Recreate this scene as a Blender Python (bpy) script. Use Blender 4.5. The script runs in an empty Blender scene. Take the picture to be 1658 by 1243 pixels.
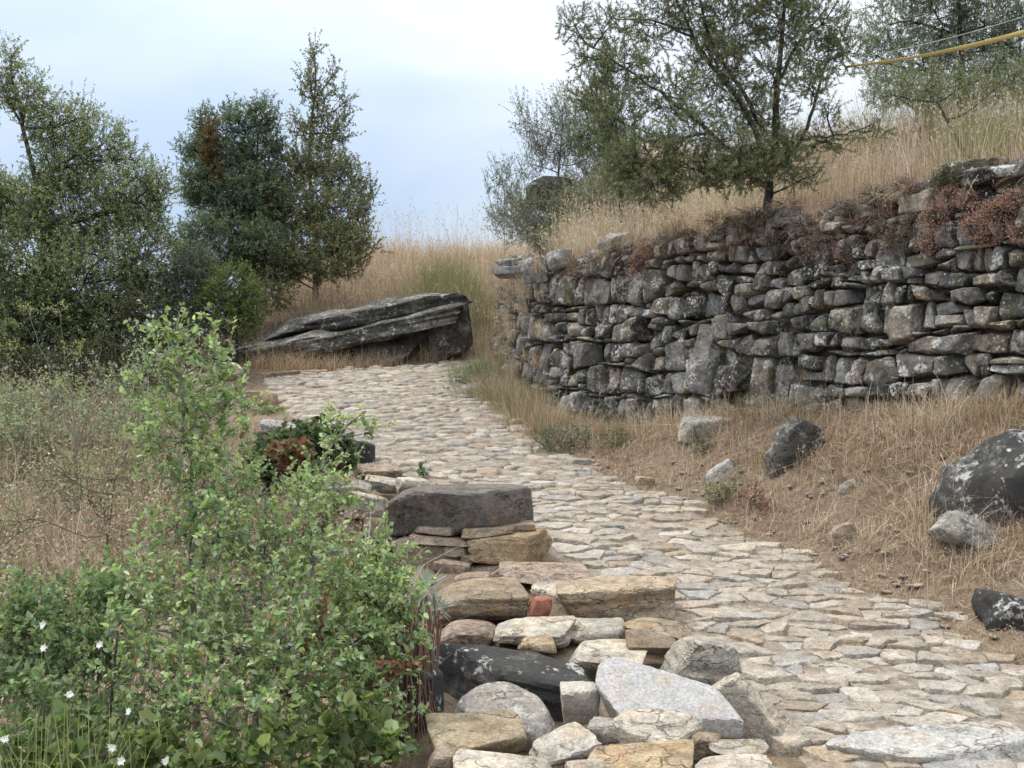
import bpy, bmesh, math, random
import numpy as np

random.seed(11)
rng = np.random.default_rng(11)
scene = bpy.context.scene
col = scene.collection

# ------------------------------------------------------------------ camera
cam_d = bpy.data.cameras.new('camera')
cam = bpy.data.objects.new('camera', cam_d)
col.objects.link(cam)
cam.location = (0, 0, 0)
cam.rotation_euler = (math.radians(90), 0, 0)
cam_d.sensor_width = 36.0
cam_d.lens = 18.0 / math.tan(math.radians(25))
cam_d.clip_start = 0.05
cam_d.clip_end = 3000
scene.camera = cam

# ------------------------------------------------------------------ sky, sun, exposure
SUN_EL, SUN_AZ = 62.0, -62.0        # azimuth measured from +Y towards +X
world = bpy.data.worlds.new('World')
scene.world = world
world.use_nodes = True
wt = world.node_tree
wt.nodes.clear()


def wn(kind, **kw):
    n = wt.nodes.new(kind)
    for k, v in kw.items():
        setattr(n, k, v)
    return n


w_out = wn('ShaderNodeOutputWorld')
w_bg = wn('ShaderNodeBackground')
w_sky = wn('ShaderNodeTexSky', sky_type='NISHITA', sun_disc=False)
w_sky.sun_elevation = math.radians(SUN_EL)
w_sky.sun_rotation = math.radians(SUN_AZ)
w_sky.air_density = 1.0
w_sky.dust_density = 1.5
w_co = wn('ShaderNodeTexCoord')
w_map = wn('ShaderNodeMapping')
w_map.inputs['Scale'].default_value = (1.0, 1.0, 2.6)
w_map.inputs['Location'].default_value = (0.35, 0.1, 0.55)
w_n1 = wn('ShaderNodeTexNoise')
w_n1.inputs['Scale'].default_value = 2.6
w_n1.inputs['Detail'].default_value = 4.0
w_n1.inputs['Roughness'].default_value = 0.5
w_n1.inputs['Distortion'].default_value = 0.3
w_ramp = wn('ShaderNodeValToRGB')
w_ramp.color_ramp.elements[0].position = 0.34
w_ramp.color_ramp.elements[0].color = (3.6, 4.55, 5.9, 1)     # grey-blue cloud underside
w_ramp.color_ramp.elements[1].position = 0.66
w_ramp.color_ramp.elements[1].color = (5.3, 5.9, 6.4, 1)     # bright thin cloud
w_sep = wn('ShaderNodeSeparateXYZ')
w_grad = wn('ShaderNodeMapRange')     # overcast skies brighten steadily towards the zenith
w_grad.inputs['From Min'].default_value = 0.0
w_grad.inputs['From Max'].default_value = 1.0
w_grad.inputs['To Min'].default_value = 0.0
w_grad.interpolation_type = 'SMOOTHSTEP'
w_grad.inputs['To Max'].default_value = 1.0
w_mul = wn('ShaderNodeMix', data_type='RGBA', blend_type='MULTIPLY')
w_mul.inputs['Factor'].default_value = 1.0
w_mix = wn('ShaderNodeMix', data_type='RGBA')
w_mix.inputs['Factor'].default_value = 0.86
L = wt.links.new
L(w_co.outputs['Generated'], w_map.inputs['Vector'])
L(w_map.outputs['Vector'], w_n1.inputs['Vector'])
L(w_n1.outputs['Fac'], w_ramp.inputs['Fac'])
L(w_co.outputs['Generated'], w_sep.inputs['Vector'])
L(w_sep.outputs['Z'], w_grad.inputs['Value'])
w_tint = wn('ShaderNodeMix', data_type='RGBA')     # from the blue-grey low cloud to neutral white overhead
w_tint.inputs['A'].default_value = (0.80, 0.82, 0.86, 1)
w_tint.inputs['B'].default_value = (3.5, 3.05, 2.7, 1)
L(w_grad.outputs['Result'], w_tint.inputs['Factor'])
L(w_ramp.outputs['Color'], w_mul.inputs['A'])
L(w_tint.outputs['Result'], w_mul.inputs['B'])
L(w_sky.outputs['Color'], w_mix.inputs['A'])
L(w_mul.outputs['Result'], w_mix.inputs['B'])
L(w_mix.outputs['Result'], w_bg.inputs['Color'])
w_bg.inputs['Strength'].default_value = 0.1
L(w_bg.outputs['Background'], w_out.inputs['Surface'])

sun_d = bpy.data.lights.new('sun', 'SUN')
sun_d.energy = 1.5
sun_d.angle = math.radians(14)
sun_d.color = (1.0, 0.93, 0.82)
sun = bpy.data.objects.new('sun', sun_d)
col.objects.link(sun)
sun.rotation_euler = (math.radians(90 - SUN_EL), 0, math.radians(180 - SUN_AZ))
sun.location = (-6, 4, 12)

scene.view_settings.view_transform = 'Standard'
scene.view_settings.look = 'None'
scene.view_settings.gamma = 1.0
scene.view_settings.exposure = 0.7
scene.view_settings.use_curve_mapping = False
scene.render.engine = 'CYCLES'
scene.cycles.use_denoising = True
scene.cycles.max_bounces = 6
scene.cycles.diffuse_bounces = 4
scene.cycles.glossy_bounces = 2
scene.cycles.transmission_bounces = 4
scene.cycles.caustics_reflective = False
scene.cycles.caustics_refractive = False

# ------------------------------------------------------------------ helpers
FPX = 829.0 / math.tan(math.radians(25))     # focal length in photograph pixels


def P(px, py, d):
    return np.array([(px - 829.0) / FPX * d, d, (621.5 - py) / FPX * d])


def lin(r, g, b):
    out = []
    for v in (r, g, b):
        v /= 255.0
        out.append(v / 12.92 if v <= 0.04045 else ((v + 0.055) / 1.055) ** 2.4)
    return np.array(out)


def tag(o, label=None, cat=None, group=None, kind=None):
    if label: o['label'] = label
    if cat: o['category'] = cat
    if group: o['group'] = group
    if kind: o['kind'] = kind
    return o


def empty(name, loc):
    o = bpy.data.objects.new(name, None)
    o.location = tuple(float(v) for v in loc)
    o.empty_display_size = 0.1
    col.objects.link(o)
    return o


def mesh_obj(name, V, faces, mat, parent=None, C=None, smooth=True, origin=None, sharp=None):
    """one mesh object; V in world coordinates, moved to the parent's or its own origin"""
    V = np.asarray(V, dtype=np.float64)
    if parent is not None:
        off = np.array(parent['_base']) if '_base' in parent else np.array(parent.location)
    else:
        off = np.array(origin) if origin is not None else np.zeros(3)
    me = bpy.data.meshes.new(name)
    n = len(V)
    me.vertices.add(n)
    me.vertices.foreach_set('co', (V - off).astype(np.float32).ravel())
    fl = [np.asarray(f, dtype=np.int32) for f in faces if len(f)]
    nl = sum(f.size for f in fl)
    nf = sum(len(f) for f in fl)
    me.loops.add(nl)
    me.loops.foreach_set('vertex_index', np.concatenate([f.ravel() for f in fl]))
    me.polygons.add(nf)
    tot = np.concatenate([np.full(len(f), f.shape[1], dtype=np.int32) for f in fl])
    start = np.concatenate([[0], np.cumsum(tot)[:-1]]).astype(np.int32)
    me.polygons.foreach_set('loop_start', start)
    if smooth:
        me.polygons.foreach_set('use_smooth', np.ones(nf, dtype=bool))
    if C is not None:
        C = np.asarray(C, dtype=np.float32)
        if C.ndim == 1:
            C = np.tile(C, (n, 1))
        at = me.attributes.new('tint', 'FLOAT_COLOR', 'POINT')
        c4 = np.ones((n, 4), dtype=np.float32)
        c4[:, :3] = C
        at.data.foreach_set('color', c4.ravel())
    me.update(calc_edges=True)
    if sharp: me.set_sharp_from_angle(angle=math.radians(sharp))
    me.materials.append(mat)
    o = bpy.data.objects.new(name, me)
    col.objects.link(o)
    if parent is not None:
        o.parent = parent
    else:
        o.location = tuple(float(v) for v in off)
    return o


class Geo:
    """collects pieces of one part"""
    def __init__(self):
        self.V, self.F3, self.F4, self.C, self.n = [], [], [], [], 0

    def add(self, V, f3=None, f4=None, C=None):
        V = np.asarray(V, dtype=np.float64).reshape(-1, 3)
        if f3 is not None and len(f3): self.F3.append(np.asarray(f3) + self.n)
        if f4 is not None and len(f4): self.F4.append(np.asarray(f4) + self.n)
        self.V.append(V)
        if C is None: C = np.array([.5, .5, .5])
        C = np.asarray(C, dtype=np.float64)
        if C.ndim == 1: C = np.tile(C, (len(V), 1))
        self.C.append(C)
        self.n += len(V)

    def build(self, name, mat, parent=None, smooth=True, origin=None):
        if self.n == 0: return None
        fs = []
        if self.F4: fs.append(np.concatenate(self.F4))
        if self.F3: fs.append(np.concatenate(self.F3))
        return mesh_obj(name, np.concatenate(self.V), fs, mat, parent, np.concatenate(self.C), smooth, origin)


# --- numpy noise
def _hash(ix, iy, iz, seed):
    h = (ix.astype(np.int64) * 374761393 + iy.astype(np.int64) * 668265263 + iz.astype(np.int64) * 2147483647 + seed * 974711) & 0xFFFFFFFF
    h = ((h ^ (h >> 13)) * 1274126177) & 0xFFFFFFFF
    h = ((h ^ (h >> 16)) * 2246822519) & 0xFFFFFFFF
    return ((h ^ (h >> 15)) & 0xFFFFFF) / float(0xFFFFFF)


def vnoise(p, seed=0):
    p = np.asarray(p, dtype=np.float64)
    i = np.floor(p).astype(np.int64)
    f = p - i
    u = f * f * f * (f * (f * 6 - 15) + 10)
    r = 0
    for dx in (0, 1):
        for dy in (0, 1):
            for dz in (0, 1):
                w = (u[:, 0] if dx else 1 - u[:, 0]) * (u[:, 1] if dy else 1 - u[:, 1]) * (u[:, 2] if dz else 1 - u[:, 2])
                r = r + w * _hash(i[:, 0] + dx, i[:, 1] + dy, i[:, 2] + dz, seed)
    return r * 2 - 1


def fbm(p, octv=4, seed=0, gain=0.5):
    a, s, r = 1.0, 0.0, 0
    p = np.asarray(p, dtype=np.float64)
    for k in range(octv):
        r = r + a * vnoise(p, seed + k * 17)
        s += a
        a *= gain
        p = p * 2.03 + 11.7
    return r / s


def sstep(a, b, x):
    t = np.clip((x - a) / (b - a), 0, 1)
    return t * t * (3 - 2 * t)


def unit(v):
    v = np.asarray(v, dtype=np.float64)
    return v / np.maximum(np.linalg.norm(v, axis=-1, keepdims=True), 1e-9)


def rot(rx, ry, rz):
    cx, sx, cy, sy, cz, sz = math.cos(rx), math.sin(rx), math.cos(ry), math.sin(ry), math.cos(rz), math.sin(rz)
    X = np.array([[1, 0, 0], [0, cx, -sx], [0, sx, cx]])
    Y = np.array([[cy, 0, sy], [0, 1, 0], [-sy, 0, cy]])
    Z = np.array([[cz, -sz, 0], [sz, cz, 0], [0, 0, 1]])
    return Z @ Y @ X


ICO = {}
for _s in (2, 3, 4, 5):
    _bm = bmesh.new()
    bmesh.ops.create_icosphere(_bm, subdivisions=_s, radius=1.0)
    _bm.verts.ensure_lookup_table()
    ICO[_s] = (np.array([v.co[:] for v in _bm.verts]), np.array([[v.index for v in f.verts] for f in _bm.faces]))
    _bm.free()

# ------------------------------------------------------------------ materials


def new_mat(name):
    m = bpy.data.materials.new(name)
    m.use_nodes = True
    nt = m.node_tree
    nt.nodes.clear()
    return m, nt


def nd(nt, kind, **kw):
    n = nt.nodes.new(kind)
    for k, v in kw.items():
        if k in ('blend_type', 'data_type', 'operation', 'attribute_name', 'feature', 'noise_dimensions', 'interpolation_type'):
            setattr(n, k, v)
        else:
            n.inputs[k.replace('_', ' ')].default_value = v
    return n


def stone_mat(name, lichen=0.15, lichen_col=(.5, .5, .47), dark=0.2, dark_col=(.028, .027, .025), moss=0.0, scale=1.0, bump=0.5,
              mott=0.35, strata=0.0, orange=0.0, stain=.55, vary=(1.0, 1.0), crack=0.0):
    m, nt = new_mat(name)
    lk = nt.links.new
    out = nd(nt, 'ShaderNodeOutputMaterial')
    bs = nd(nt, 'ShaderNodeBsdfPrincipled', Roughness=0.88)
    bs.inputs['Specular IOR Level'].default_value = 0.25
    geo = nd(nt, 'ShaderNodeNewGeometry')
    att = nd(nt, 'ShaderNodeAttribute', attribute_name='tint')
    pos = geo.outputs['Position']
    oi = nd(nt, 'ShaderNodeObjectInfo')
    h1 = nd(nt, 'ShaderNodeMath', operation='MULTIPLY'); h1.inputs[1].default_value = 7.31
    h2 = nd(nt, 'ShaderNodeMath', operation='FRACT')
    lk(oi.outputs['Random'], h1.inputs[0]); lk(h1.outputs[0], h2.inputs[0])

    def times(a, b):
        mm = nd(nt, 'ShaderNodeMath', operation='MULTIPLY')
        mm.use_clamp = True
        lk(a, mm.inputs[0]); lk(b, mm.inputs[1])
        return mm.outputs[0]

    def noise(sc, det=5.0, rough=0.6, dist=0.0):
        n = nd(nt, 'ShaderNodeTexNoise', Scale=sc * scale, Detail=det, Roughness=rough, Distortion=dist)
        lk(pos, n.inputs['Vector'])
        return n.outputs['Fac']

    def rng_(src, a, b, lo=0.0, hi=1.0):
        r = nd(nt, 'ShaderNodeMapRange')
        r.inputs['From Min'].default_value = a
        r.inputs['From Max'].default_value = b
        r.inputs['To Min'].default_value = lo
        r.inputs['To Max'].default_value = hi
        lk(src, r.inputs['Value'])
        return r.outputs['Result']

    def mixc(fac, a, b, blend='MIX'):
        x = nd(nt, 'ShaderNodeMix', data_type='RGBA', blend_type=blend)
        if isinstance(fac, float): x.inputs['Factor'].default_value = fac
        else: lk(fac, x.inputs['Factor'])
        for s, k in ((a, 'A'), (b, 'B')):
            if isinstance(s, tuple): x.inputs[k].default_value = (*s, 1)
            else: lk(s, x.inputs[k])
        return x.outputs['Result']

    n_big = noise(4.0, 4)
    n_mid = noise(17.0, 6, 0.65)
    n_fine = noise(85.0, 4, 0.7)
    c = att.outputs['Color']
    # mottling and grain
    v = rng_(n_mid, 0.3, 0.7, 1 - mott, 1 + mott)
    c = mixc(1.0, c, v, 'MULTIPLY')
    v2 = rng_(n_fine, 0.3, 0.7, 0.62, 1.32)
    c = mixc(1.0, c, v2, 'MULTIPLY')
    # rusty / ochre staining
    st = rng_(noise(6.5, 4, 0.6), 0.5, 0.72, 0.0, stain)
    c = mixc(st, c, mixc(1.0, c, (1.12, 0.86, 0.6), 'MULTIPLY'))
    if strata > 0:
        mp = nd(nt, 'ShaderNodeMapping')
        mp.inputs['Scale'].default_value = (1.2, 1.2, 16.0)
        mp.inputs['Rotation'].default_value = (0.1, -0.22, 0)
        lk(pos, mp.inputs['Vector'])
        sn = nd(nt, 'ShaderNodeTexNoise', Scale=2.2, Detail=4.0, Roughness=0.6)
        lk(mp.outputs['Vector'], sn.inputs['Vector'])
        sv = rng_(sn.outputs['Fac'], 0.35, 0.62, 1 - strata, 1.1)
        c = mixc(1.0, c, sv, 'MULTIPLY')
    if dark > 0:
        dn = mixc(0.45, n_big, noise(30.0, 5, 0.7))
        th = 0.60 - 0.26 * dark
        c = mixc(times(rng_(dn, th, th + 0.10, 0.0, 0.6 + 0.35 * dark), rng_(h2.outputs[0], 0, 1, vary[0], vary[1])), c, dark_col)
    if moss > 0:
        mo = rng_(noise(5.5, 6, 0.65), 0.60 - 0.2 * moss, 0.72 - 0.2 * moss, 0.0, 0.8)
        c = mixc(mo, c, (.075, .085, .03))
    if lichen > 0:
        ln = mixc(0.5, noise(9.0, 3, 0.5), noise(42.0, 4, 0.65))
        th = 0.68 - 0.2 * lichen
        c = mixc(times(rng_(ln, th, th + 0.05, 0.0, 0.9), rng_(oi.outputs['Random'], 0, 1, vary[0], vary[1])), c, lichen_col)
        vo = nd(nt, 'ShaderNodeTexVoronoi', Scale=26.0 * scale)
        lk(pos, vo.inputs['Vector'])
        sp = rng_(vo.outputs['Distance'], 0.10 + 0.22 * lichen, 0.05 + 0.12 * lichen, 0.0, 1.0)
        gate = rng_(noise(7.0, 3), 0.52, 0.6)
        mm = nd(nt, 'ShaderNodeMath', operation='MULTIPLY')
        lk(sp, mm.inputs[0]); lk(gate, mm.inputs[1])
        c = mixc(mm.outputs[0], c, tuple(min(.75, x * 1.25) for x in lichen_col))
    if orange > 0:
        on = rng_(noise(12.0, 4), 0.66 - .1 * orange, 0.72 - .1 * orange, 0.0, 0.7)
        c = mixc(on, c, (.38, .17, .06))
    ck = None
    if crack > 0:
        cm = nd(nt, 'ShaderNodeMapping')
        cm.inputs['Scale'].default_value = (2.2, 2.2, 7.5)
        cm.inputs['Rotation'].default_value = (.25, .2, .4)
        lk(pos, cm.inputs['Vector'])
        cn = nd(nt, 'ShaderNodeTexNoise', Scale=1.6, Detail=4.0, Roughness=.55)
        lk(cm.outputs['Vector'], cn.inputs['Vector'])
        sb = nd(nt, 'ShaderNodeMath', operation='SUBTRACT'); sb.inputs[1].default_value = .5
        lk(cn.outputs['Fac'], sb.inputs[0])
        ab = nd(nt, 'ShaderNodeMath', operation='ABSOLUTE'); lk(sb.outputs[0], ab.inputs[0])
        ck = rng_(ab.outputs[0], .001, .010, 1.0, 0.0)
        gate2 = rng_(n_big, .42, .56)
        ck = times(ck, gate2)
        cf = nd(nt, 'ShaderNodeMath', operation='MULTIPLY'); cf.inputs[1].default_value = crack
        lk(ck, cf.inputs[0])
        c = mixc(cf.outputs[0], c, (.06, .05, .04))
    lk(c, bs.inputs['Base Color'])
    b1 = nd(nt, 'ShaderNodeBump', Strength=bump, Distance=0.02)
    b2 = nd(nt, 'ShaderNodeBump', Strength=bump * 0.8, Distance=0.006)
    lk(n_mid, b1.inputs['Height'])
    lk(n_fine, b2.inputs['Height'])
    lk(b1.outputs['Normal'], b2.inputs['Normal'])
    if ck is not None:
        b3 = nd(nt, 'ShaderNodeBump', Strength=1.0, Distance=.012)
        b3.invert = True
        lk(ck, b3.inputs['Height'])
        lk(b2.outputs['Normal'], b3.inputs['Normal'])
        lk(b3.outputs['Normal'], bs.inputs['Normal'])
    else:
        lk(b2.outputs['Normal'], bs.inputs['Normal'])
    lk(bs.outputs['BSDF'], out.inputs['Surface'])
    return m


def leaf_mat(name, trans=0.42, rough=0.55, spec=0.25, boost=(1.25, 1.31, .88)):
    m, nt = new_mat(name)
    lk = nt.links.new
    out = nd(nt, 'ShaderNodeOutputMaterial')
    att = nd(nt, 'ShaderNodeAttribute', attribute_name='tint')
    bs = nd(nt, 'ShaderNodeBsdfPrincipled', Roughness=rough)
    bs.inputs['Specular IOR Level'].default_value = spec
    tr = nd(nt, 'ShaderNodeBsdfTranslucent')
    mx = nd(nt, 'ShaderNodeMixShader', Fac=trans)
    mu = nd(nt, 'ShaderNodeMix', data_type='RGBA', blend_type='MULTIPLY', Factor=1.0)
    mu.inputs['B'].default_value = (*boost, 1)
    lk(att.outputs['Color'], bs.inputs['Base Color'])
    lk(att.outputs['Color'], mu.inputs['A'])
    lk(mu.outputs['Result'], tr.inputs['Color'])
    lk(bs.outputs['BSDF'], mx.inputs[1])
    lk(tr.outputs['BSDF'], mx.inputs[2])
    lk(mx.outputs['Shader'], out.inputs['Surface'])
    return m


def bark_mat(name, c1, c2, sc=40.0):
    m, nt = new_mat(name)
    lk = nt.links.new
    out = nd(nt, 'ShaderNodeOutputMaterial')
    bs = nd(nt, 'ShaderNodeBsdfPrincipled', Roughness=0.9)
    geo = nd(nt, 'ShaderNodeNewGeometry')
    mp = nd(nt, 'ShaderNodeMapping')
    mp.inputs['Scale'].default_value = (1, 1, .3)
    lk(geo.outputs['Position'], mp.inputs['Vector'])
    n = nd(nt, 'ShaderNodeTexNoise', Scale=sc, Detail=5.0, Roughness=.65)
    lk(mp.outputs['Vector'], n.inputs['Vector'])
    r = nd(nt, 'ShaderNodeValToRGB')
    r.color_ramp.elements[0].position = .35
    r.color_ramp.elements[0].color = (*c1, 1)
    r.color_ramp.elements[1].position = .68
    r.color_ramp.elements[1].color = (*c2, 1)
    lk(n.outputs['Fac'], r.inputs['Fac'])
    lk(r.outputs['Color'], bs.inputs['Base Color'])
    b = nd(nt, 'ShaderNodeBump', Strength=.6, Distance=.01)
    lk(n.outputs['Fac'], b.inputs['Height'])
    lk(b.outputs['Normal'], bs.inputs['Normal'])
    lk(bs.outputs['BSDF'], out.inputs['Surface'])
    return m


def soil_mat(name):
    m, nt = new_mat(name)
    lk = nt.links.new
    out = nd(nt, 'ShaderNodeOutputMaterial')
    bs = nd(nt, 'ShaderNodeBsdfPrincipled', Roughness=0.95)
    bs.inputs['Specular IOR Level'].default_value = 0.1
    geo = nd(nt, 'ShaderNodeNewGeometry')

    def noise(sc, det=5.0):
        n = nd(nt, 'ShaderNodeTexNoise', Scale=sc, Detail=det, Roughness=.62)
        lk(geo.outputs['Position'], n.inputs['Vector'])
        return n
    a, b, c = noise(1.3), noise(14.0, 6.0), noise(90.0, 4.0)
    r = nd(nt, 'ShaderNodeValToRGB')
    e = r.color_ramp.elements
    e[0].position, e[0].color = .3, (.11, .083, .06, 1)
    e[1].position, e[1].color = .7, (.27, .21, .15, 1)
    x = e.new(.5); x.color = (.18, .135, .095, 1)
    lk(b.outputs['Fac'], r.inputs['Fac'])
    mx = nd(nt, 'ShaderNodeMix', data_type='RGBA')
    mr = nd(nt, 'ShaderNodeMapRange')
    mr.inputs['From Min'].default_value = .45; mr.inputs['From Max'].default_value = .65
    mr.inputs['To Max'].default_value = .6
    lk(a.outputs['Fac'], mr.inputs['Value'])
    lk(mr.outputs['Result'], mx.inputs['Factor'])
    lk(r.outputs['Color'], mx.inputs['A'])
    mx.inputs['B'].default_value = (.24, .195, .14, 1)
    mu = nd(nt, 'ShaderNodeMix', data_type='RGBA', blend_type='MULTIPLY', Factor=1.0)
    fr = nd(nt, 'ShaderNodeMapRange')
    fr.inputs['From Min'].default_value = .3; fr.inputs['From Max'].default_value = .7
    fr.inputs['To Min'].default_value = .6; fr.inputs['To Max'].default_value = 1.35
    lk(c.outputs['Fac'], fr.inputs['Value'])
    lk(mx.outputs['Result'], mu.inputs['A'])
    lk(fr.outputs['Result'], mu.inputs['B'])
    lk(mu.outputs['Result'], bs.inputs['Base Color'])
    bp = nd(nt, 'ShaderNodeBump', Strength=.8, Distance=.03)
    lk(b.outputs['Fac'], bp.inputs['Height'])
    bp2 = nd(nt, 'ShaderNodeBump', Strength=.7, Distance=.008)
    lk(c.outputs['Fac'], bp2.inputs['Height'])
    lk(bp.outputs['Normal'], bp2.inputs['Normal'])
    lk(bp2.outputs['Normal'], bs.inputs['Normal'])
    lk(bs.outputs['BSDF'], out.inputs['Surface'])
    return m


M = {
    'soil': soil_mat('dry soil'),
    'sand': stone_mat('joint sand', lichen=.0, dark=.12, dark_col=(.10, .08, .055), bump=1.0, mott=.4, stain=.2),
    'path': stone_mat('paving stone', lichen=.10, lichen_col=(.52, .51, .47), dark=.10, dark_col=(.17, .15, .125), bump=1.0, mott=.34, stain=.3),
    'wall': stone_mat('weathered wall stone', lichen=.72, lichen_col=(.55, .55, .52), dark=.62, dark_col=(.036, .035, .033), moss=.3, bump=1.4, vary=(.15, 1.5), mott=.4),
    'tan': stone_mat('tan field stone', lichen=.05, lichen_col=(.5, .48, .42), dark=.10, dark_col=(.10, .085, .065), bump=1.3, mott=.4, strata=.3, crack=.22),
    'grey': stone_mat('smooth grey stone', lichen=.0, dark=.0, bump=.6, mott=.16),
    'brown': stone_mat('dark brown stone', lichen=.10, lichen_col=(.36, .33, .28), dark=.35, dark_col=(.05, .043, .038), bump=1.3, mott=.42, crack=.3),
    'black': stone_mat('black crusted stone', scale=.62, lichen=.58, lichen_col=(.42, .42, .40), dark=.85, dark_col=(.034, .033, .032), bump=1.0, mott=.4),
    'lichen': stone_mat('lichened stone', lichen=.7, lichen_col=(.47, .46, .42), dark=.25, dark_col=(.07, .065, .055), bump=1.1, mott=.4, crack=.2),
    'outcrop': stone_mat('layered outcrop stone', scale=.6, lichen=.52, lichen_col=(.42, .42, .38), dark=.72, dark_col=(.04, .038, .034), moss=.15, bump=1.3, mott=.4, strata=.3, crack=.8),
    'leaf': leaf_mat('leaf', rough=.45, spec=.45),
    'needle': leaf_mat('needle', trans=.2, rough=.7, spec=.1),
    'straw': leaf_mat('dry grass', trans=.3, rough=.7, spec=.15, boost=(1.1, 1.05, .95)),
    'bark': bark_mat('dark bark', (.025, .021, .018), (.085, .075, .065)),
    'greybark': bark_mat('grey bark', (.12, .115, .10), (.25, .24, .215)),
    'twig': bark_mat('brown twig', (.05, .038, .03), (.13, .10, .075)),
}


def flat_mat(name, c, rough=.5):
    m, nt = new_mat(name)
    out = nd(nt, 'ShaderNodeOutputMaterial')
    bs = nd(nt, 'ShaderNodeBsdfPrincipled', Roughness=rough)
    geo = nd(nt, 'ShaderNodeNewGeometry')
    n = nd(nt, 'ShaderNodeTexNoise', Scale=30.0, Detail=3.0)
    nt.links.new(geo.outputs['Position'], n.inputs['Vector'])
    mr = nd(nt, 'ShaderNodeMapRange')
    mr.inputs['To Min'].default_value = .75; mr.inputs['To Max'].default_value = 1.2
    nt.links.new(n.outputs['Fac'], mr.inputs['Value'])
    mu = nd(nt, 'ShaderNodeMix', data_type='RGBA', blend_type='MULTIPLY', Factor=1.0)
    mu.inputs['A'].default_value = (*c, 1)
    nt.links.new(mr.outputs['Result'], mu.inputs['B'])
    nt.links.new(mu.outputs['Result'], bs.inputs['Base Color'])
    nt.links.new(bs.outputs['BSDF'], out.inputs['Surface'])
    return m


# ------------------------------------------------------------------ lie of the land
_ZY = np.array([-20, 0, 3, 4, 5, 6, 7, 8, 9, 10, 11, 12, 13, 14, 15, 16, 18, 22, 40])
_ZZ = np.array([-2.2, -1.5, -1.40, -1.35, -1.26, -1.14, -.99, -.82, -.63, -.42, -.20, 0, .17, .32, .45, .55, .7, .8, .8])
_yy = np.linspace(-20, 40, 3001)
_zz = np.interp(_yy, _ZY, _ZZ)
_k = np.ones(41) / 41
_zz = np.convolve(np.pad(_zz, 20, mode='edge'), _k, mode='valid')


def zp(y):
    return np.interp(y, _yy, _zz)


def xl(y):   # left edge of the paving
    return np.interp(y, [0, 3.85, 5.15, 6.65, 8.2, 9.1, 10.6, 11.4, 12.4, 13.0, 13.5, 14.2, 14.8], [1.3, 1.08, .87, .27, -.5, -1.17, -2.14, -2.5, -2.8, -1.95, -.98, -.55, -.45])


def xr(y):   # right edge of the paving
    return np.interp(y, [0, 3, 4, 4.9, 5.6, 6.3, 7.2, 8.2, 9.3, 10.3, 11.4, 12.9, 14.8], [3.6, 2.95, 2.55, 2.28, 2.1, 1.85, 1.5, .97, .37, 0, -.25, -.43, -.40])


def xh(y):   # where the ground drops away on the left
    return np.interp(y, [0, 3.6, 4.6, 5.6, 7.5, 10, 12.5, 16], [-.25, -.28, -.35, -.41, -1.1, -2.5, -3.6, -4.6])


WY = np.array([1.5, 4.8, 5.9, 7, 8.38, 8.87, 10.05, 10.8, 11.2, 14.5])
WX = np.array([7.2, 4.9, 4.1, 3.26, 2.22, 1.85, .9, .30, .10, -.28])


def xw(y):   # foot of the big retaining wall
    return np.interp(y, WY, WX)


def zwb(y):
    return np.interp(y, [4.8, 7, 7.55, 8.38, 8.87, 10.05, 10.8, 11.5, 14.5, 16, 18, 22], [-.15, -.13, -.15, -.2, -.29, -.40, -.18, -.1, .42, .56, .72, .8])


def zwt(y):
    return np.interp(y, [4.8, 7, 7.57, 8.25, 8.87, 9.66, 10.6, 11.2, 14.5], [1.55, 1.52, 1.47, 1.35, 1.38, 1.37, 1.25, 1.22, 1.66])


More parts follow.
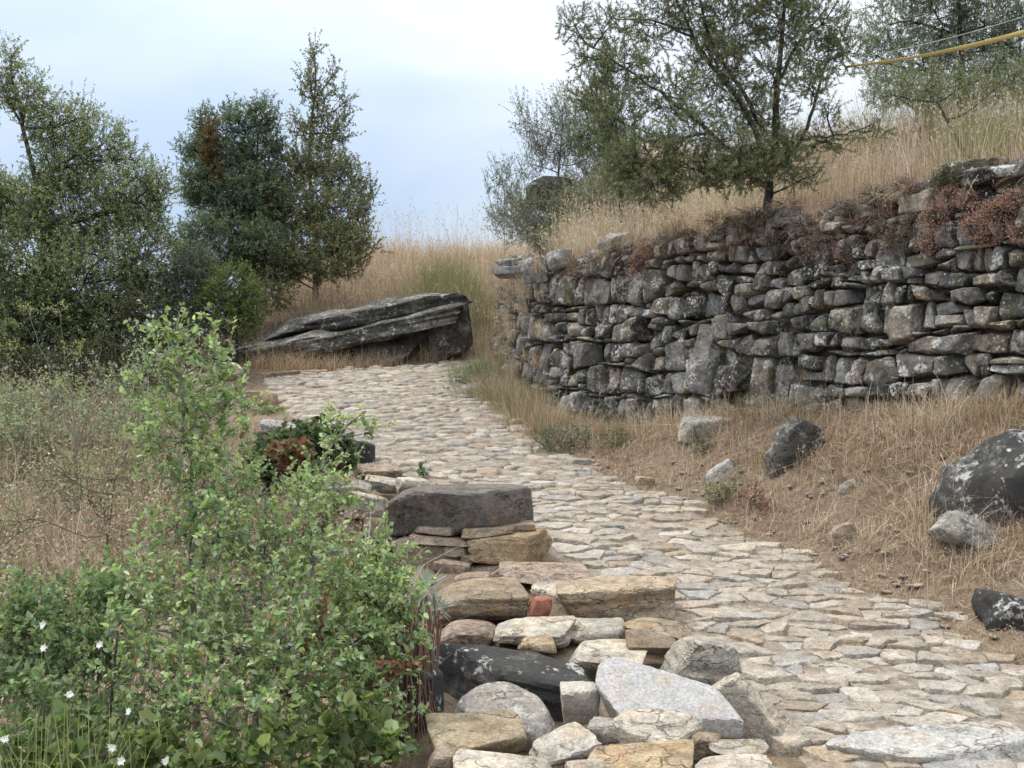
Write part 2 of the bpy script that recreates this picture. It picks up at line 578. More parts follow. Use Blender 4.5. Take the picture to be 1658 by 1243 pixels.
def height(x, y):
    x = np.asarray(x, dtype=np.float64); y = np.asarray(y, dtype=np.float64)
    z0 = zp(y)
    # left side falls away
    D = np.interp(y, [3, 5, 7, 9, 12, 16], [.85, .75, .5, .32, .25, .3])
    z = z0 - D * sstep(0, .55, xh(y) - x) - .04 * np.clip(xh(y) - x - .5, 0, 30)
    # bank up to the foot of the wall
    a, b = xr(y) + .05, xw(y)
    t = np.clip((x - a) / np.maximum(b - a, .05), 0, 1)
    z = np.where(x > a, z0 + (zwb(y) - z0) * (t * t * (3 - 2 * t) * .5 + t * .5), z)
    # hill behind the head of the path
    hill = np.interp(y, [13.7, 14.3, 15, 16.5, 18, 19.5, 21, 25, 40, 120, 900], [0, .2, .5, .92, 1.3, 1.5, 1.45, .9, -2, -14, -60])
    mask = sstep(-5.2, -2.6, x)
    z = z + np.where(hill > 0, hill * mask, hill)
    # terrace behind the wall
    dist = np.where(y < 14.5, (x - xw(y)) * np.interp(y, [4, 10.8, 11.2, 14.5], [.79, .79, .97, .97]), (x + .28) * .97 - (y - 14.5) * .1)
    rise = np.interp(dist, [0, .5, 1.5, 3, 5, 7, 10, 20, 60, 900], [-.1, .1, .5, 1.0, 1.45, 1.6, 1.4, 0, -10, -60])
    rise = rise * np.interp(y, [6, 8, 11, 13, 15], [.58, .66, .95, 1.5, 1.6])
    rise = np.minimum(rise, np.interp(y, [9, 12], [6, .75]) + .12 * np.clip(dist, 0, 6))
    rise = rise + .22 * sstep(.25, 1.0, dist) * sstep(11.3, 12.8, y)
    ter = zwb(y) + (zwt(y) - .12 - zwb(y)) * sstep(.3, .5, dist) + rise * sstep(.25, .6, dist)
    ter = ter - np.interp(y, [14, 17, 19, 25, 40, 900], [0, .1, .3, 1.8, 5, 60])
    z = np.where(dist > .2, np.maximum(z, ter), z)
    q = np.stack([x * 1.1, y * 1.1, np.zeros_like(x)], -1).reshape(-1, 3)
    n = fbm(q, 4, 3).reshape(x.shape)
    n2 = fbm(q * 5, 3, 9).reshape(x.shape)
    onpath = (x > xl(y) - .1) & (x < xr(y) + .1) & (y < 14.6)
    bankm = (x > xr(y)) & (x < xw(y) - .1) & (y < 12)
    z = z + np.where(onpath, .01 * n, np.where(bankm, .07 * n * np.clip((x - xr(y)) * 3, 0, 1.3) + .05 * n2 * np.clip((x - xr(y)) * 3, 0, 1), .07 * n + .02 * n2))
    far = np.clip((np.hypot(x, y - 8) - 40) / 200, 0, 1)
    return z - far * 6


def height1(x, y):
    return float(height(np.array([x]), np.array([y]))[0])


def axis(lo, hi, step, far, grow=1.16):
    a = list(np.arange(lo, hi + 1e-6, step))
    s, v = step, hi
    while v < far:
        s *= grow; v += s; a.append(v)
    s, v, pre = step, lo, []
    while v > -far:
        s *= grow; v -= s; pre.append(v)
    return np.array(pre[::-1] + a)


gx, gy = axis(-6.0, 5.5, .1, 900, 1.2), axis(2.4, 20.0, .11, 900, 1.2)
GX, GY = np.meshgrid(gx, gy)
GZ = height(GX, GY) - .012
nx, ny = len(gx), len(gy)
idx = np.arange(nx * ny).reshape(ny, nx)
quads = np.stack([idx[:-1, :-1], idx[:-1, 1:], idx[1:, 1:], idx[1:, :-1]], -1).reshape(-1, 4)
ground = mesh_obj('ground', np.stack([GX, GY, GZ], -1).reshape(-1, 3), [quads], M['soil'])
tag(ground, kind='structure', label='dry brown soil of the hillside under grass and scrub')

# ------------------------------------------------------------------ stones


def rock_from_planes(N, h, dims, sub, p=16, amp=.02, freq=6.0, seed=0, strata=0.0, sfreq=30.0):
    U, F = ICO[sub]
    D = U * np.asarray(dims)
    Nn = N / np.asarray(h)[:, None]
    dots = np.maximum(D @ Nn.T, 1e-9)
    mx = dots.max(1, keepdims=True)
    r = 1.0 / (mx[:, 0] * ((dots / mx) ** p).sum(1) ** (1.0 / p))
    V = D * r[:, None]
    if amp > 0:
        o = np.array([seed * 3.17 % 97, seed * 7.31 % 89, seed * 1.7 % 83])
        n = fbm(V * freq + o, 4, seed % 1000, .55)
        rg = 1 - 2 * np.abs(fbm(V * freq * .7 + o + 31, 3, (seed + 5) % 1000))
        V = V + unit(V / np.asarray(dims)) * (amp * (n + .45 * rg - .2))[:, None]
    if strata > 0:
        o = seed * .37
        zz = V[:, 2] + .15 * V[:, 0] * math.sin(seed)
        q = np.stack([zz * sfreq + o, V[:, 0] * 1.5, V[:, 1] * 1.5], -1)
        n = vnoise(q, seed % 991)
        s = strata * np.sign(n) * np.abs(n) ** .5
        V[:, 0] *= 1 + s / max(dims[0], .05)
        V[:, 1] *= 1 + s / max(dims[1], .05)
    return V, F


def rock(dims, seed, sub=4, cuts=9, p=18, amp=.02, freq=6.0, strata=0.0, plan=None, jit=.16, top=None, lo=.72, hi=.97):
    """angular stone in a box of half sizes dims; plan = outline of its top as (x,y) points in -1..1"""
    r = np.random.default_rng(seed)
    dims = np.asarray(dims, dtype=np.float64)
    N, h = [], []
    if plan is None:
        for ax in range(2):
            for s in (-1, 1):
                n = np.zeros(3); n[ax] = s
                n = n + r.normal(0, jit, 3); n /= np.linalg.norm(n)
                N.append(n); h.append(r.uniform(.86, 1.0))
    else:
        pl = np.asarray(plan, dtype=np.float64)
        for a, b in zip(pl, np.roll(pl, -1, axis=0)):
            e = b - a
            n2 = np.array([e[1], -e[0]]); n2 /= np.linalg.norm(n2)
            if n2 @ a < 0: n2 = -n2
            n = np.array([n2[0], n2[1], r.normal(0, .14)])
            N.append(n / np.linalg.norm(n)); h.append(max(.1, float(n2 @ a)))
    for s in (-1, 1):
        n = np.array([0, 0, float(s)]) + r.normal(0, jit * (.5 if plan is not None else .8), 3)
        if s > 0 and top is not None: n = np.array([top[0], top[1], 1.0])
        N.append(n / np.linalg.norm(n)); h.append(r.uniform(.88, 1.0) if s < 0 else .93)
    for _ in range(cuts):
        n = r.normal(0, 1, 3)
        if plan is not None: n[2] = abs(n[2]) * .8 + .3 if r.random() < .6 else n[2]
        n /= np.linalg.norm(n)
        sup = np.abs(n).sum() * .78 if plan is None else min(1.25, np.abs(n[:2]).sum() + abs(n[2]))
        N.append(n); h.append(sup * r.uniform(lo, hi) + .06)
    N = np.array(N) / dims
    ln = np.linalg.norm(N, axis=1)
    return rock_from_planes(N / ln[:, None], np.array(h) / ln, dims, sub, p, amp, freq, seed, strata)


def project(V):
    return 829.0 + FPX * V[:, 0] / V[:, 1], 621.5 - FPX * V[:, 2] / V[:, 1]


def fit(V, box, d, depth_scale=None):
    """size and place a stone so that its outline spans the given extent at distance d"""
    x0, y0, x1, y1 = box
    W = np.array([1.0, 1.0, 1.0])
    c = P((x0 + x1) / 2, (y0 + y1) / 2, d)
    for _ in range(7):
        Q = V * W + c
        px, py = project(Q)
        sx = (x1 - x0) / (px.max() - px.min())
        sz = (y1 - y0) / (py.max() - py.min())
        W[0] *= sx
        W[1] = W[0] if depth_scale is None else depth_scale
        W[2] = np.clip(W[2] * sz ** 1.3, .35 * W[0], 3.0 * W[0])
        Q = V * W + c
        px, py = project(Q)
        c = c + np.array([((x0 + x1) / 2 - (px.max() + px.min()) / 2) / FPX * d, 0, -((y0 + y1) / 2 - (py.max() + py.min()) / 2) / FPX * d])
    return V * W + c


def base_of(V):
    return np.array([V[:, 0].mean(), V[:, 1].mean(), V[:, 2].min()])


def ground_depth(px, py, lo=2.5, hi=30.0):
    """distance at which the ground is met in that direction"""
    d = np.linspace(lo, hi, 3000)
    x, z = (px - 829.0) / FPX * d, (621.5 - py) / FPX * d
    hit = np.where(height(x, d) > z)[0]
    return float(d[hit[0]]) if len(hit) else hi


# --- paved path: irregular stones, a cell diagram laid across the way
def cells(seeds, aniso, reach):
    S = seeds * np.array([1.0, aniso])
    out = []
    for i in range(len(S)):
        dv = S - S[i]
        d2 = (dv ** 2).sum(1)
        near = np.where((d2 < reach * reach) & (d2 > 1e-9))[0]
        near = near[np.argsort(d2[near])][:22]
        R = reach * .5
        poly = [(-R, -R), (R, -R), (R, R), (-R, R)]
        for j in near:
            nxv, nyv = dv[j]
            c = d2[j] * .5
            new = []
            m = len(poly)
            for k in range(m):
                ax, ay = poly[k]; bx, by = poly[(k + 1) % m]
                fa, fb = ax * nxv + ay * nyv - c, bx * nxv + by * nyv - c
                if fa <= 0: new.append((ax, ay))
                if fa * fb < 0:
                    t = fa / (fa - fb)
                    new.append((ax + (bx - ax) * t, ay + (by - ay) * t))
            poly = new
            if len(poly) < 3: break
        if len(poly) >= 3:
            pl = np.array(poly) / np.array([1.0, aniso]) + seeds[i]
            out.append(pl)
        else:
            out.append(None)
    return out


PATH_COLS = np.array([[.38, .33, .26], [.41, .365, .30], [.33, .265, .19], [.32, .31, .285], [.30, .305, .305], [.35, .29, .245],
                      [.45, .415, .36], [.37, .335, .28], [.37, .285, .19], [.34, .315, .28]])
PATH_COLS = PATH_COLS * .68 + PATH_COLS.mean(0) * .32
PATH_W = np.array([.2, .2, .07, .10, .04, .05, .13, .14, .03, .04]); PATH_W = PATH_W / PATH_W.sum()


def make_path():
    seeds = []
    y = 3.0
    while y < 14.75:
        step = np.interp(y, [3, 6, 10, 14], [.105, .108, .12, .125]) * rng.uniform(.6, 1.4)
        x = xl(y) - .3 + rng.uniform(0, .2)
        while x < xr(y) + .35:
            w = rng.uniform(.07, .23) if rng.random() < .86 else rng.uniform(.22, .38)
            seeds.append((x + w / 2, y + rng.normal(0, .042) + .02 * math.sin(x * 3)))
            x += w
        y += step
    seeds = np.array(seeds)
    seeds = seeds[rng.random(len(seeds)) > .07]
    polys = cells(seeds, 1.45, 1.0)
    items = []
    for s, pl in zip(seeds, polys):
        if pl is None: continue
        c = pl.mean(0)
        e = .10 * math.sin(c[1] * 7.0 + c[0] * 3) + rng.normal(0, .05)
        if c[0] < xl(c[1]) - .03 + e * .5 or c[0] > xr(c[1]) + e or c[1] > 14.7: continue
        xx, yy = pl[:, 0], pl[:, 1]
        area = .5 * abs(np.dot(xx, np.roll(yy, -1)) - np.dot(yy, np.roll(xx, -1)))
        if area < .002: continue
        px = 829 + FPX * c[0] / c[1]
        score = area / c[1] ** 2.6 * (1 if -20 < px < 1680 and c[1] > 3.75 else .01)
        items.append((score, c, pl, area))
    items.sort(key=lambda t: -t[0])
    root = empty('path', (.6, 6.0, zp(6.0)))
    tag(root, kind='structure', label='cobbled stone path climbing from the lower right to the upper left')
    # sand and grit packed between the stones
    us, vs = np.linspace(3.0, 14.7, 200), np.linspace(-.02, 1.02, 44)
    UU, VV = np.meshgrid(us, vs, indexing='ij')
    XX = xl(UU) + (xr(UU) - xl(UU)) * VV
    fl_ = np.stack([XX, UU, zp(UU)], -1).reshape(-1, 3)
    edge = np.minimum(VV, 1 - VV).ravel()
    fl_[:, 2] += .009 + .008 * fbm(fl_ * 9, 3, 71) - .03 * (1 - sstep(-.02, .05, edge))
    ij = np.arange(fl_.shape[0]).reshape(UU.shape)
    mesh_obj('joint_sand', fl_, [np.stack([ij[:-1, :-1], ij[1:, :-1], ij[1:, 1:], ij[:-1, 1:]], -1).reshape(-1, 4)], M['sand'], root, np.array([.255, .22, .175]))
    rest = Geo()
    for k, (score, c, pl, area) in enumerate(items):
        near = k < 300
        r = np.random.default_rng(1000 + k)
        N, h = [], []
        q = pl - c
        for a, b in zip(q, np.roll(q, -1, axis=0)):
            e = b - a
            ln = np.linalg.norm(e)
            if ln < .012: continue
            n2 = np.array([e[1], -e[0]]) / ln
            if n2 @ a < 0: n2 = -n2
            hh = float(n2 @ a) - r.uniform(.001, .007)
            n = np.array([n2[0], n2[1], r.uniform(0.0, .16)])
            N.append(n / np.linalg.norm(n)); h.append(max(.02, hh))
        slope = float(zp(c[1] + .3) - zp(c[1] - .3)) / .6
        up = r.uniform(.012, .026)
        tx, ty = r.normal(0, .05), r.normal(0, .045) + slope * r.uniform(.25, .8)
        N.append(unit(np.array([tx, ty, 1.0]))); h.append(up)
        for _ in range(3):
            th = r.uniform(0, 2 * math.pi)
            tl = r.uniform(.12, .5)
            rad = abs(math.cos(th)) * np.ptp(q[:, 0]) / 2 + abs(math.sin(th)) * np.ptp(q[:, 1]) / 2
            N.append(unit(np.array([math.cos(th) * tl, math.sin(th) * tl, 1.0]))); h.append((up + tl * rad * r.uniform(.55, .95)) / math.sqrt(1 + tl * tl))
        N.append(np.array([0, 0, -1.0])); h.append(.06)
        dims = np.array([np.ptp(q[:, 0]) / 2, np.ptp(q[:, 1]) / 2, .05])
        V, F = rock_from_planes(np.array(N), np.array(h), dims, 4 if k < 210 else (3 if c[1] < 8.5 else 2), p=40, amp=.018, freq=12, seed=2000 + k)
        V[:, 0] += c[0]; V[:, 1] += c[1]
        V[:, 2] += zp(V[:, 1]) + r.normal(0, .006)
        colr = PATH_COLS[r.choice(len(PATH_COLS), p=PATH_W)] * r.uniform(.8, 1.12)
        if near:
            mesh_obj('paving_stone', V, [F], M['path'], root, colr, sharp=30)
        else:
            rest.add(V, f3=F, C=colr)
    o = rest.build('small_paving_stones', M['path'], root)
    tag(o, kind='stuff')
    print('path stones', len(items))


make_path()

# --- the tall retaining wall on the right
_wpts = np.stack([np.interp(WY, WY, WX), WY], -1)[::-1]        # from the far return to the near end
_fine = []
for a, b in zip(_wpts[:-1], _wpts[1:]):
    n = max(2, int(np.linalg.norm(b - a) / .05))
    _fine.append(a + (b - a) * np.linspace(0, 1, n, endpoint=False)[:, None])
_fine = np.concatenate(_fine + [_wpts[-1:]])
_kk = np.ones(9) / 9
_sm = np.stack([np.convolve(np.pad(_fine[:, i], 4, mode='edge'), _kk, mode='valid') for i in (0, 1)], -1)
_ws = np.concatenate([[0], np.cumsum(np.linalg.norm(np.diff(_sm, axis=0), axis=1))])
_tan = unit(np.gradient(_sm, axis=0))
WALL_LEN = float(np.interp(4.9, _sm[::-1, 1], _ws[::-1]))


def wall_frame(s):
    p = np.stack([np.interp(s, _ws, _sm[:, 0]), np.interp(s, _ws, _sm[:, 1])], -1)
    t = unit(np.stack([np.interp(s, _ws, _tan[:, 0]), np.interp(s, _ws, _tan[:, 1])], -1))
    n = np.stack([t[..., 1], -t[..., 0]], -1)       # outwards, towards the path
    return p, t, n


WALL_COLS = np.array([[.25, .24, .225], [.30, .28, .245], [.20, .19, .18], [.34, .295, .24], [.27, .27, .265], [.36, .32, .27], [.23, .205, .17]])
BATTER = .10


def make_wall():
    root = empty('retaining_wall', (*_sm[len(_sm) // 2], -.3))
    tag(root, 'tall dry stone retaining wall of dark lichened stones right of the path', 'stone wall')
    # the rubble and earth core behind the face stones
    ss = np.linspace(0, WALL_LEN + 1.5, 120)
    g = Geo()
    p, t, n = wall_frame(ss)
    rows = []
    for f in np.linspace(0, 1, 7):
        zb, zt = zwb(p[:, 1]) - .4, zwt(p[:, 1]) - .10
        z = zb + (zt - zb) * f
        off = -.15 - BATTER * np.clip(z - zwb(p[:, 1]), 0, 3)
        rows.append(np.stack([p[:, 0] + n[:, 0] * off, p[:, 1] + n[:, 1] * off, z], -1))
    p2 = rows[-1].copy(); p2[:, :2] -= n * .45; rows.append(p2)
    R = np.stack(rows)
    R += fbm(R.reshape(-1, 3) * 6, 3, 5).reshape(R.shape[:2])[..., None] * .03
    ii = np.arange(R.shape[0] * R.shape[1]).reshape(R.shape[:2])
    g.add(R.reshape(-1, 3), f4=np.stack([ii[:-1, :-1], ii[:-1, 1:], ii[1:, 1:], ii[1:, :-1]], -1).reshape(-1, 4), C=[.1, .085, .07])
    g.build('earth_core', M['soil'], root)
    # courses
    items = []
    z = -.62
    k = 0
    heights = []
    while z < 2.0:
        hgt = rng.choice([.065, .085, .105, .125, .15, .18], p=[.1, .2, .25, .22, .15, .08])
        heights.append((z, z + hgt)); z += hgt
    nb = len(heights) + 1
    zbnd = [heights[0][0]] + [b for _, b in heights]
    su = np.linspace(0, WALL_LEN + .6, 600)
    bnd = []
    for b in range(nb):
        wob = .15 * fbm(np.stack([su * 1.1, np.full_like(su, b * 7.7), np.zeros_like(su)], -1), 2, 21) + .03 * fbm(np.stack([su * 4.5, np.full_like(su, b * 3.1), np.zeros_like(su)], -1), 2, 22)
        tilt = np.interp(su, [0, 3.7, 5, 8.5], [.5, .0, -.02, .06])
        bnd.append(zbnd[b] + wob + tilt)
    bn = lambda b, s: np.interp(s, su, bnd[b])
    used = set()
    for b in range(nb - 1):
        s = rng.uniform(0, .2)
        while s < WALL_LEN + .4:
            hh = zbnd[b + 1] - zbnd[b]
            yv = wall_frame(np.array([s]))[0][0, 1]
            w = float(np.clip(hh * rng.uniform(.7, 2.1), .07, .36)) * np.interp(yv, [7, 11, 14], [.95, .8, .75])
            if (b, round(s, 1)) in used:
                s += .1; continue
            s1 = s + w
            b1 = b + 1
            if rng.random() < .22 and b + 2 < nb and w > .14:
                b1 = b + 2
                for v in np.arange(s - .02, s1 + .02, .05): used.add((b + 1, round(float(v), 1)))
            sl, sr = rng.normal(0, .022), rng.normal(0, .022)
            sm_ = (s + s1) / 2 + rng.normal(0, .03)
            lo_ = [(s - sl, bn(b, s)), (sm_, bn(b, sm_) + rng.normal(0, .008)), (s1 - sr, bn(b, s1))]
            hi_ = [(s1 + sr, bn(b1, s1)), (sm_, bn(b1, sm_) + rng.normal(0, .014)), (s + sl, bn(b1, s))]
            if rng.random() < .16 and (zbnd[b1] - zbnd[b]) > .12:
                f = rng.uniform(.35, .65)
                ml, mr = (s, lo_[0][1] * (1 - f) + hi_[2][1] * f), (s1, lo_[2][1] * (1 - f) + hi_[0][1] * f + rng.normal(0, .015))
                items.append(np.array(lo_ + [mr, ml])); items.append(np.array([ml, mr] + hi_))
            else:
                items.append(np.array(lo_ + hi_))
            s = s1
    out = []
    for pl in items:
        c = pl.mean(0)
        p, t, n = wall_frame(np.array([c[0]]))
        zt, zb = zwt(p[0, 1]), zwb(p[0, 1])
        edge = zt - .08 + .14 * math.sin(c[0] * 5.3) * math.sin(c[0] * 2.1 + 1)
        if c[1] > edge or c[1] < zb - .14: continue
        xx, yy = pl[:, 0], pl[:, 1]
        area = .5 * abs(np.dot(xx, np.roll(yy, -1)) - np.dot(yy, np.roll(xx, -1)))
        if area < .003: continue
        px = 829 + FPX * p[0, 0] / p[0, 1]
        if px > 1790: continue
        face = abs(float(n[0] @ unit(p[0])))
        out.append((area / p[0, 1] ** 2 * (face + .1) * (1 if px < 1690 else .01), pl, c))
    out.sort(key=lambda q: -q[0])
    rest = Geo()
    for k, (sc, pl, c) in enumerate(out):
        r = np.random.default_rng(5000 + k)
        q = pl - c
        a = r.normal(0, .07)
        q = q @ np.array([[math.cos(a), -math.sin(a)], [math.sin(a), math.cos(a)]])
        N, h = [], []
        for i in range(len(q)):
            A, B = q[i], q[(i + 1) % len(q)]
            e = B - A; ln = np.linalg.norm(e)
            if ln < .012: continue
            n2 = np.array([e[1], -e[0]]) / ln
            if n2 @ A < 0: n2 = -n2
            hh = max(.016, float(n2 @ A) - r.uniform(.000, .011))
            n = np.array([n2[0], n2[1], r.uniform(-.05, .30)])
            N.append(n / np.linalg.norm(n)); h.append(hh)
        pro = r.uniform(.04, .10)
        N.append(unit(np.array([r.normal(0, .14), r.normal(.05, .14), 1]))); h.append(pro)
        for _ in range(6):
            th = r.uniform(0, 2 * math.pi)
            rad = r.uniform(.3, 1.1)
            n = unit(np.array([math.cos(th) * rad, math.sin(th) * rad, 1.0]))
            sup = abs(n[0]) * np.ptp(q[:, 0]) / 2 + abs(n[1]) * np.ptp(q[:, 1]) / 2 + n[2] * pro
            N.append(n); h.append(sup * r.uniform(.70, .97))
        N.append(np.array([0, 0, -1.0])); h.append(.16)
        dims = np.array([np.ptp(q[:, 0]) / 2, np.ptp(q[:, 1]) / 2, .10])
        sz = float(dims[:2].min())
        V, F = rock_from_planes(np.array(N), np.array(h), dims, 4 if k < 190 else (3 if k < 480 else 2), p=26, amp=min(.04, .17 * sz + .004), freq=9.5, seed=6000 + k)
        s, z, o = V[:, 0] + c[0], V[:, 1] + c[1], V[:, 2] + r.normal(0, .032)
        p, t, n = wall_frame(s)
        o = o - .05 - BATTER * np.clip(z - zwb(p[:, 1]), 0, 3)
        Wd = np.stack([p[:, 0] + n[:, 0] * o, p[:, 1] + n[:, 1] * o, z], -1)
        colr = WALL_COLS[r.integers(len(WALL_COLS))] * r.uniform(.75, 1.2)
        if k < 300:
            mesh_obj('stone', Wd, [F], M['wall'], root, colr, sharp=26)
        else:
            rest.add(Wd, f3=F, C=colr)
    for k in range(330):
        r = np.random.default_rng(8000 + k)
        p, t, n = wall_frame(np.array([r.uniform(.1, WALL_LEN + .3)]))
        w = r.uniform(.03, .11) if r.random() < .8 else r.uniform(.09, .15)
        V, F = rock((w, w * r.uniform(.6, 1), w * r.uniform(.4, .8)), 8000 + k, 2, 8, 22, w * .2, 9)
        V = V @ rot(r.normal(0, .3), r.normal(0, .3), r.uniform(0, 6)).T
        zt = float(zwt(p[0, 1]))
        off = .10 + BATTER * 1.3 + abs(r.normal(0, .16))
        c3 = np.array([p[0, 0] - n[0, 0] * off, p[0, 1] - n[0, 1] * off, zt - .10 + r.uniform(-.06, .06) + max(0, off - .4) * .3])
        rest.add(V + c3, f3=F, C=WALL_COLS[r.integers(len(WALL_COLS))] * r.uniform(.7, 1.15))
    if rest.n:
        # chinking and the stones too small to pick apart
        tag(rest.build('small_stones', M['wall'], root), kind='stuff')
    print('wall stones', len(out))


make_wall()

TAN = np.array([.37, .30, .215]); CREAM = np.array([.48, .435, .36]); GREY = np.array([.40, .40, .40]); BROWN = np.array([.22, .175, .135])
DKBROWN = np.array([.155, .14, .125]); PALE = np.array([.43, .40, .345]); RED = np.array([.30, .13, .09]); OCHRE = np.array([.38, .295, .19])


def stone_thing(name, label, cat, box, d, seed, mat, c, dims=(1, .8, .5), R=(0, 0, 0), plan=None, cuts=8, amp=.03, freq=4.0, strata=0.0, p=18,
                sub=5, top=None, group=None, parent=None, dscale=None, lo=.72, hi=.97, jit=.16):
    w = (box[2] - box[0]) / FPX * d / 2
    if box[2] - box[0] < 150: sub = min(sub, 4)
    V, F = rock(np.array(dims) * w, seed, sub, cuts, p, amp * w * 2.2, freq / max(w * 2, .1) * .6, strata * w, plan, jit, top, lo, hi)
    V = V @ rot(*[math.radians(a) for a in R]).T
    V = fit(V, box, d, dscale)
    o = mesh_obj(name, V, [F], M[mat], parent, c, origin=None if parent is not None else base_of(V), sharp=24)
    if parent is None:
        tag(o, label, cat, group)
    return o


# --- loose stones heaped along the lower left edge of the path
G = 'stones heaped beside the path'
ST = lambda lab, *a, **k: stone_thing('boulder', lab, 'stone', *a, group=G, **k)
ST('brown angular boulder with a lichened right end beside the spiky grey plant', (698, 934, 858, 1012), 5.6, 1, 'tan', TAN * .85, dims=(1, .8, .55), R=(8, 0, 6), strata=.03)
ST('thin grey-brown slab lying flat below the stacked stones', (808, 908, 958, 948), 6.15, 2, 'brown', BROWN * 1.6, dims=(1, .9, .22), R=(6, 0, -5), cuts=4)
ST('small flat cream stone behind the reddish stone', (858, 940, 962, 990), 5.85, 3, 'tan', CREAM, dims=(1, .8, .3), R=(14, 4, 10))
ST('small brick red stone wedged between two tan boulders', (854, 964, 894, 1006), 5.45, 4, 'grey', RED, dims=(1, .8, .9), R=(5, 8, 20))
ST('big tan boulder with a peaked top at the edge of the paving', (898, 930, 1097, 1008), 5.6, 5, 'tan', TAN * 1.12, dims=(1, .62, .5), R=(10, -3, -8), cuts=10, strata=.02)
ST('grey-brown slab under the brown angular boulder at the left rim', (696, 1002, 806, 1058), 5.25, 6, 'brown', BROWN * 1.5, dims=(1, .9, .42), R=(8, 2, 4))
ST('cream and tan flat-topped stone above the black boulder', (798, 996, 934, 1050), 5.15, 7, 'tan', CREAM * .95, dims=(1, .7, .4), R=(14, -3, -6), strata=.03)
ST('layered cream stone in front of the peaked tan boulder', (908, 999, 1014, 1042), 5.25, 8, 'tan', PALE, dims=(1, .7, .4), R=(12, 0, 12), strata=.05)
ST('brown pointed stone right of the layered cream stone', (1008, 999, 1124, 1042), 5.2, 9, 'tan', TAN * .95, dims=(1, .7, .4), R=(10, 10, -14), cuts=10)
ST('dark brown wedge of stone under the brown pointed stone', (1012, 1018, 1104, 1060), 4.95, 10, 'tan', TAN * .7, dims=(1, .7, .45), R=(16, 6, 5))
ST('very small tan stone on the back of the black boulder', (838, 1028, 902, 1058), 4.95, 11, 'tan', OCHRE, dims=(1, .8, .5), R=(8, 0, 10))
ST('flat cream stone between black boulder and brown wedge', (920, 1034, 1050, 1090), 4.85, 12, 'tan', CREAM, dims=(1, .9, .3), R=(14, 3, -6), strata=.03)
ST('long black boulder crusted with pale lichen in the heap', (692, 1042, 992, 1215), 4.6, 13, 'black', np.array([.13, .125, .12]), dims=(1, .62, .5), R=(6, 3, -4), cuts=7, amp=.045, freq=5, strata=.03)
ST('rounded striped tan boulder right of the big grey slab', (1056, 1030, 1204, 1150), 4.62, 214, 'tan', PALE * .95, dims=(1, .8, .8), R=(6, 12, 12), p=10, strata=.03, cuts=7, jit=.12)
ST('pale speckled slab leaning on the black boulder', (733, 1103, 914, 1222), 4.2, 16, 'lichen', np.array([.30, .28, .25]), dims=(1, .8, .36), R=(20, 6, -8),
   plan=[(-1, -.35), (-.5, .75), (-.1, .95), (.5, .7), (1, 0), (.9, -.8), (-.3, -.9)], cuts=5)
ST('small squared pale block between speckled slab and grey slab', (906, 1102, 972, 1180), 4.22, 17, 'grey', PALE * .95, dims=(1, .9, .9), R=(14, -3, 8), cuts=6)
ST('big smooth light grey slab tilted on top of the heap', (964, 1064, 1204, 1205), 4.18, 15, 'grey', np.array([.37, .365, .355]), dims=(1, .80, .26), R=(27, 7, -4),
   plan=[(-.98, -.15), (-.95, .45), (-.28, .98), (-.05, .9), (.3, .22), (.98, .0), (.9, -.62), (.2, -.8), (-.62, -.95)], cuts=2, amp=.012, p=34, top=(0, 0))
ST('yellow-brown rough boulder in the lower left corner of the heap', (688, 1148, 854, 1240), 3.92, 18, 'tan', np.array([.33, .275, .19]), dims=(1, .7, .6), R=(10, -4, 6), amp=.045)
ST('round flat-topped cream stone in front of the grey slab', (993, 1147, 1138, 1230), 3.85, 19, 'tan', CREAM * 1.05, dims=(1, .8, .5), R=(18, 2, -8),
   plan=[(-1, .2), (-.6, .8), (.1, 1), (.8, .7), (1, .1), (.5, -.8), (-.3, -.9), (-.85, -.5)], cuts=3)
ST('striped tan block with a bright flat side near the bottom edge', (856, 1168, 976, 1262), 3.8, 20, 'tan', PALE, dims=(1, .8, .6), R=(16, -16, 24), strata=.05, cuts=5)
ST('broad low ochre boulder at the bottom edge', (950, 1196, 1124, 1290), 3.6, 21, 'tan', OCHRE * 1.05, dims=(1, .8, .5), R=(12, 6, 0))
ST('long cream slab sloping down to the paving at the right of the heap', (1128, 1088, 1340, 1300), 4.2, 222, 'tan', CREAM * 1.0, dims=(1, .42, .3), R=(14, 38, -4), cuts=4, p=26, jit=.1, amp=.02)
ST('tiny rough brown stone under the round cream stone', (1112, 1182, 1168, 1240), 3.78, 23, 'tan', TAN * .8, dims=(1, .9, .8), R=(0, 10, 0), amp=.06)
ST('thin flat tan stone at the foot of the long cream slab', (1146, 1196, 1246, 1232), 3.72, 24, 'tan', CREAM * .85, dims=(1, .8, .25), R=(8, 0, 8), strata=.04)
ST('pale cream stone cut off by the bottom edge below the speckled slab', (733, 1214, 898, 1300), 3.5, 25, 'tan', CREAM * 1.08, dims=(1, .7, .5), R=(14, 4, -4))
ST('whitish stone cut off by the bottom edge below the long cream slab', (1116, 1220, 1262, 1300), 3.52, 26, 'tan', CREAM * 1.05, dims=(1, .8, .4), R=(12, 0, 10))
ST('small dark brown stone in the bottom left corner of the heap', (688, 1206, 750, 1280), 3.6, 27, 'brown', BROWN * 1.4, dims=(1, .9, 1.), R=(5, 0, 20))
ST('small pale stone at the bottom edge between ochre and cream ones', (912, 1228, 990, 1300), 3.45, 28, 'tan', CREAM, dims=(1, .9, .8), R=(14, 0, 10))
ST('dark rim stone in shade behind the dry stalks', (640, 1080, 720, 1240), 4.35, 29, 'black', np.array([.12, .11, .10]), dims=(1, .9, 1.2), R=(0, 0, 10))
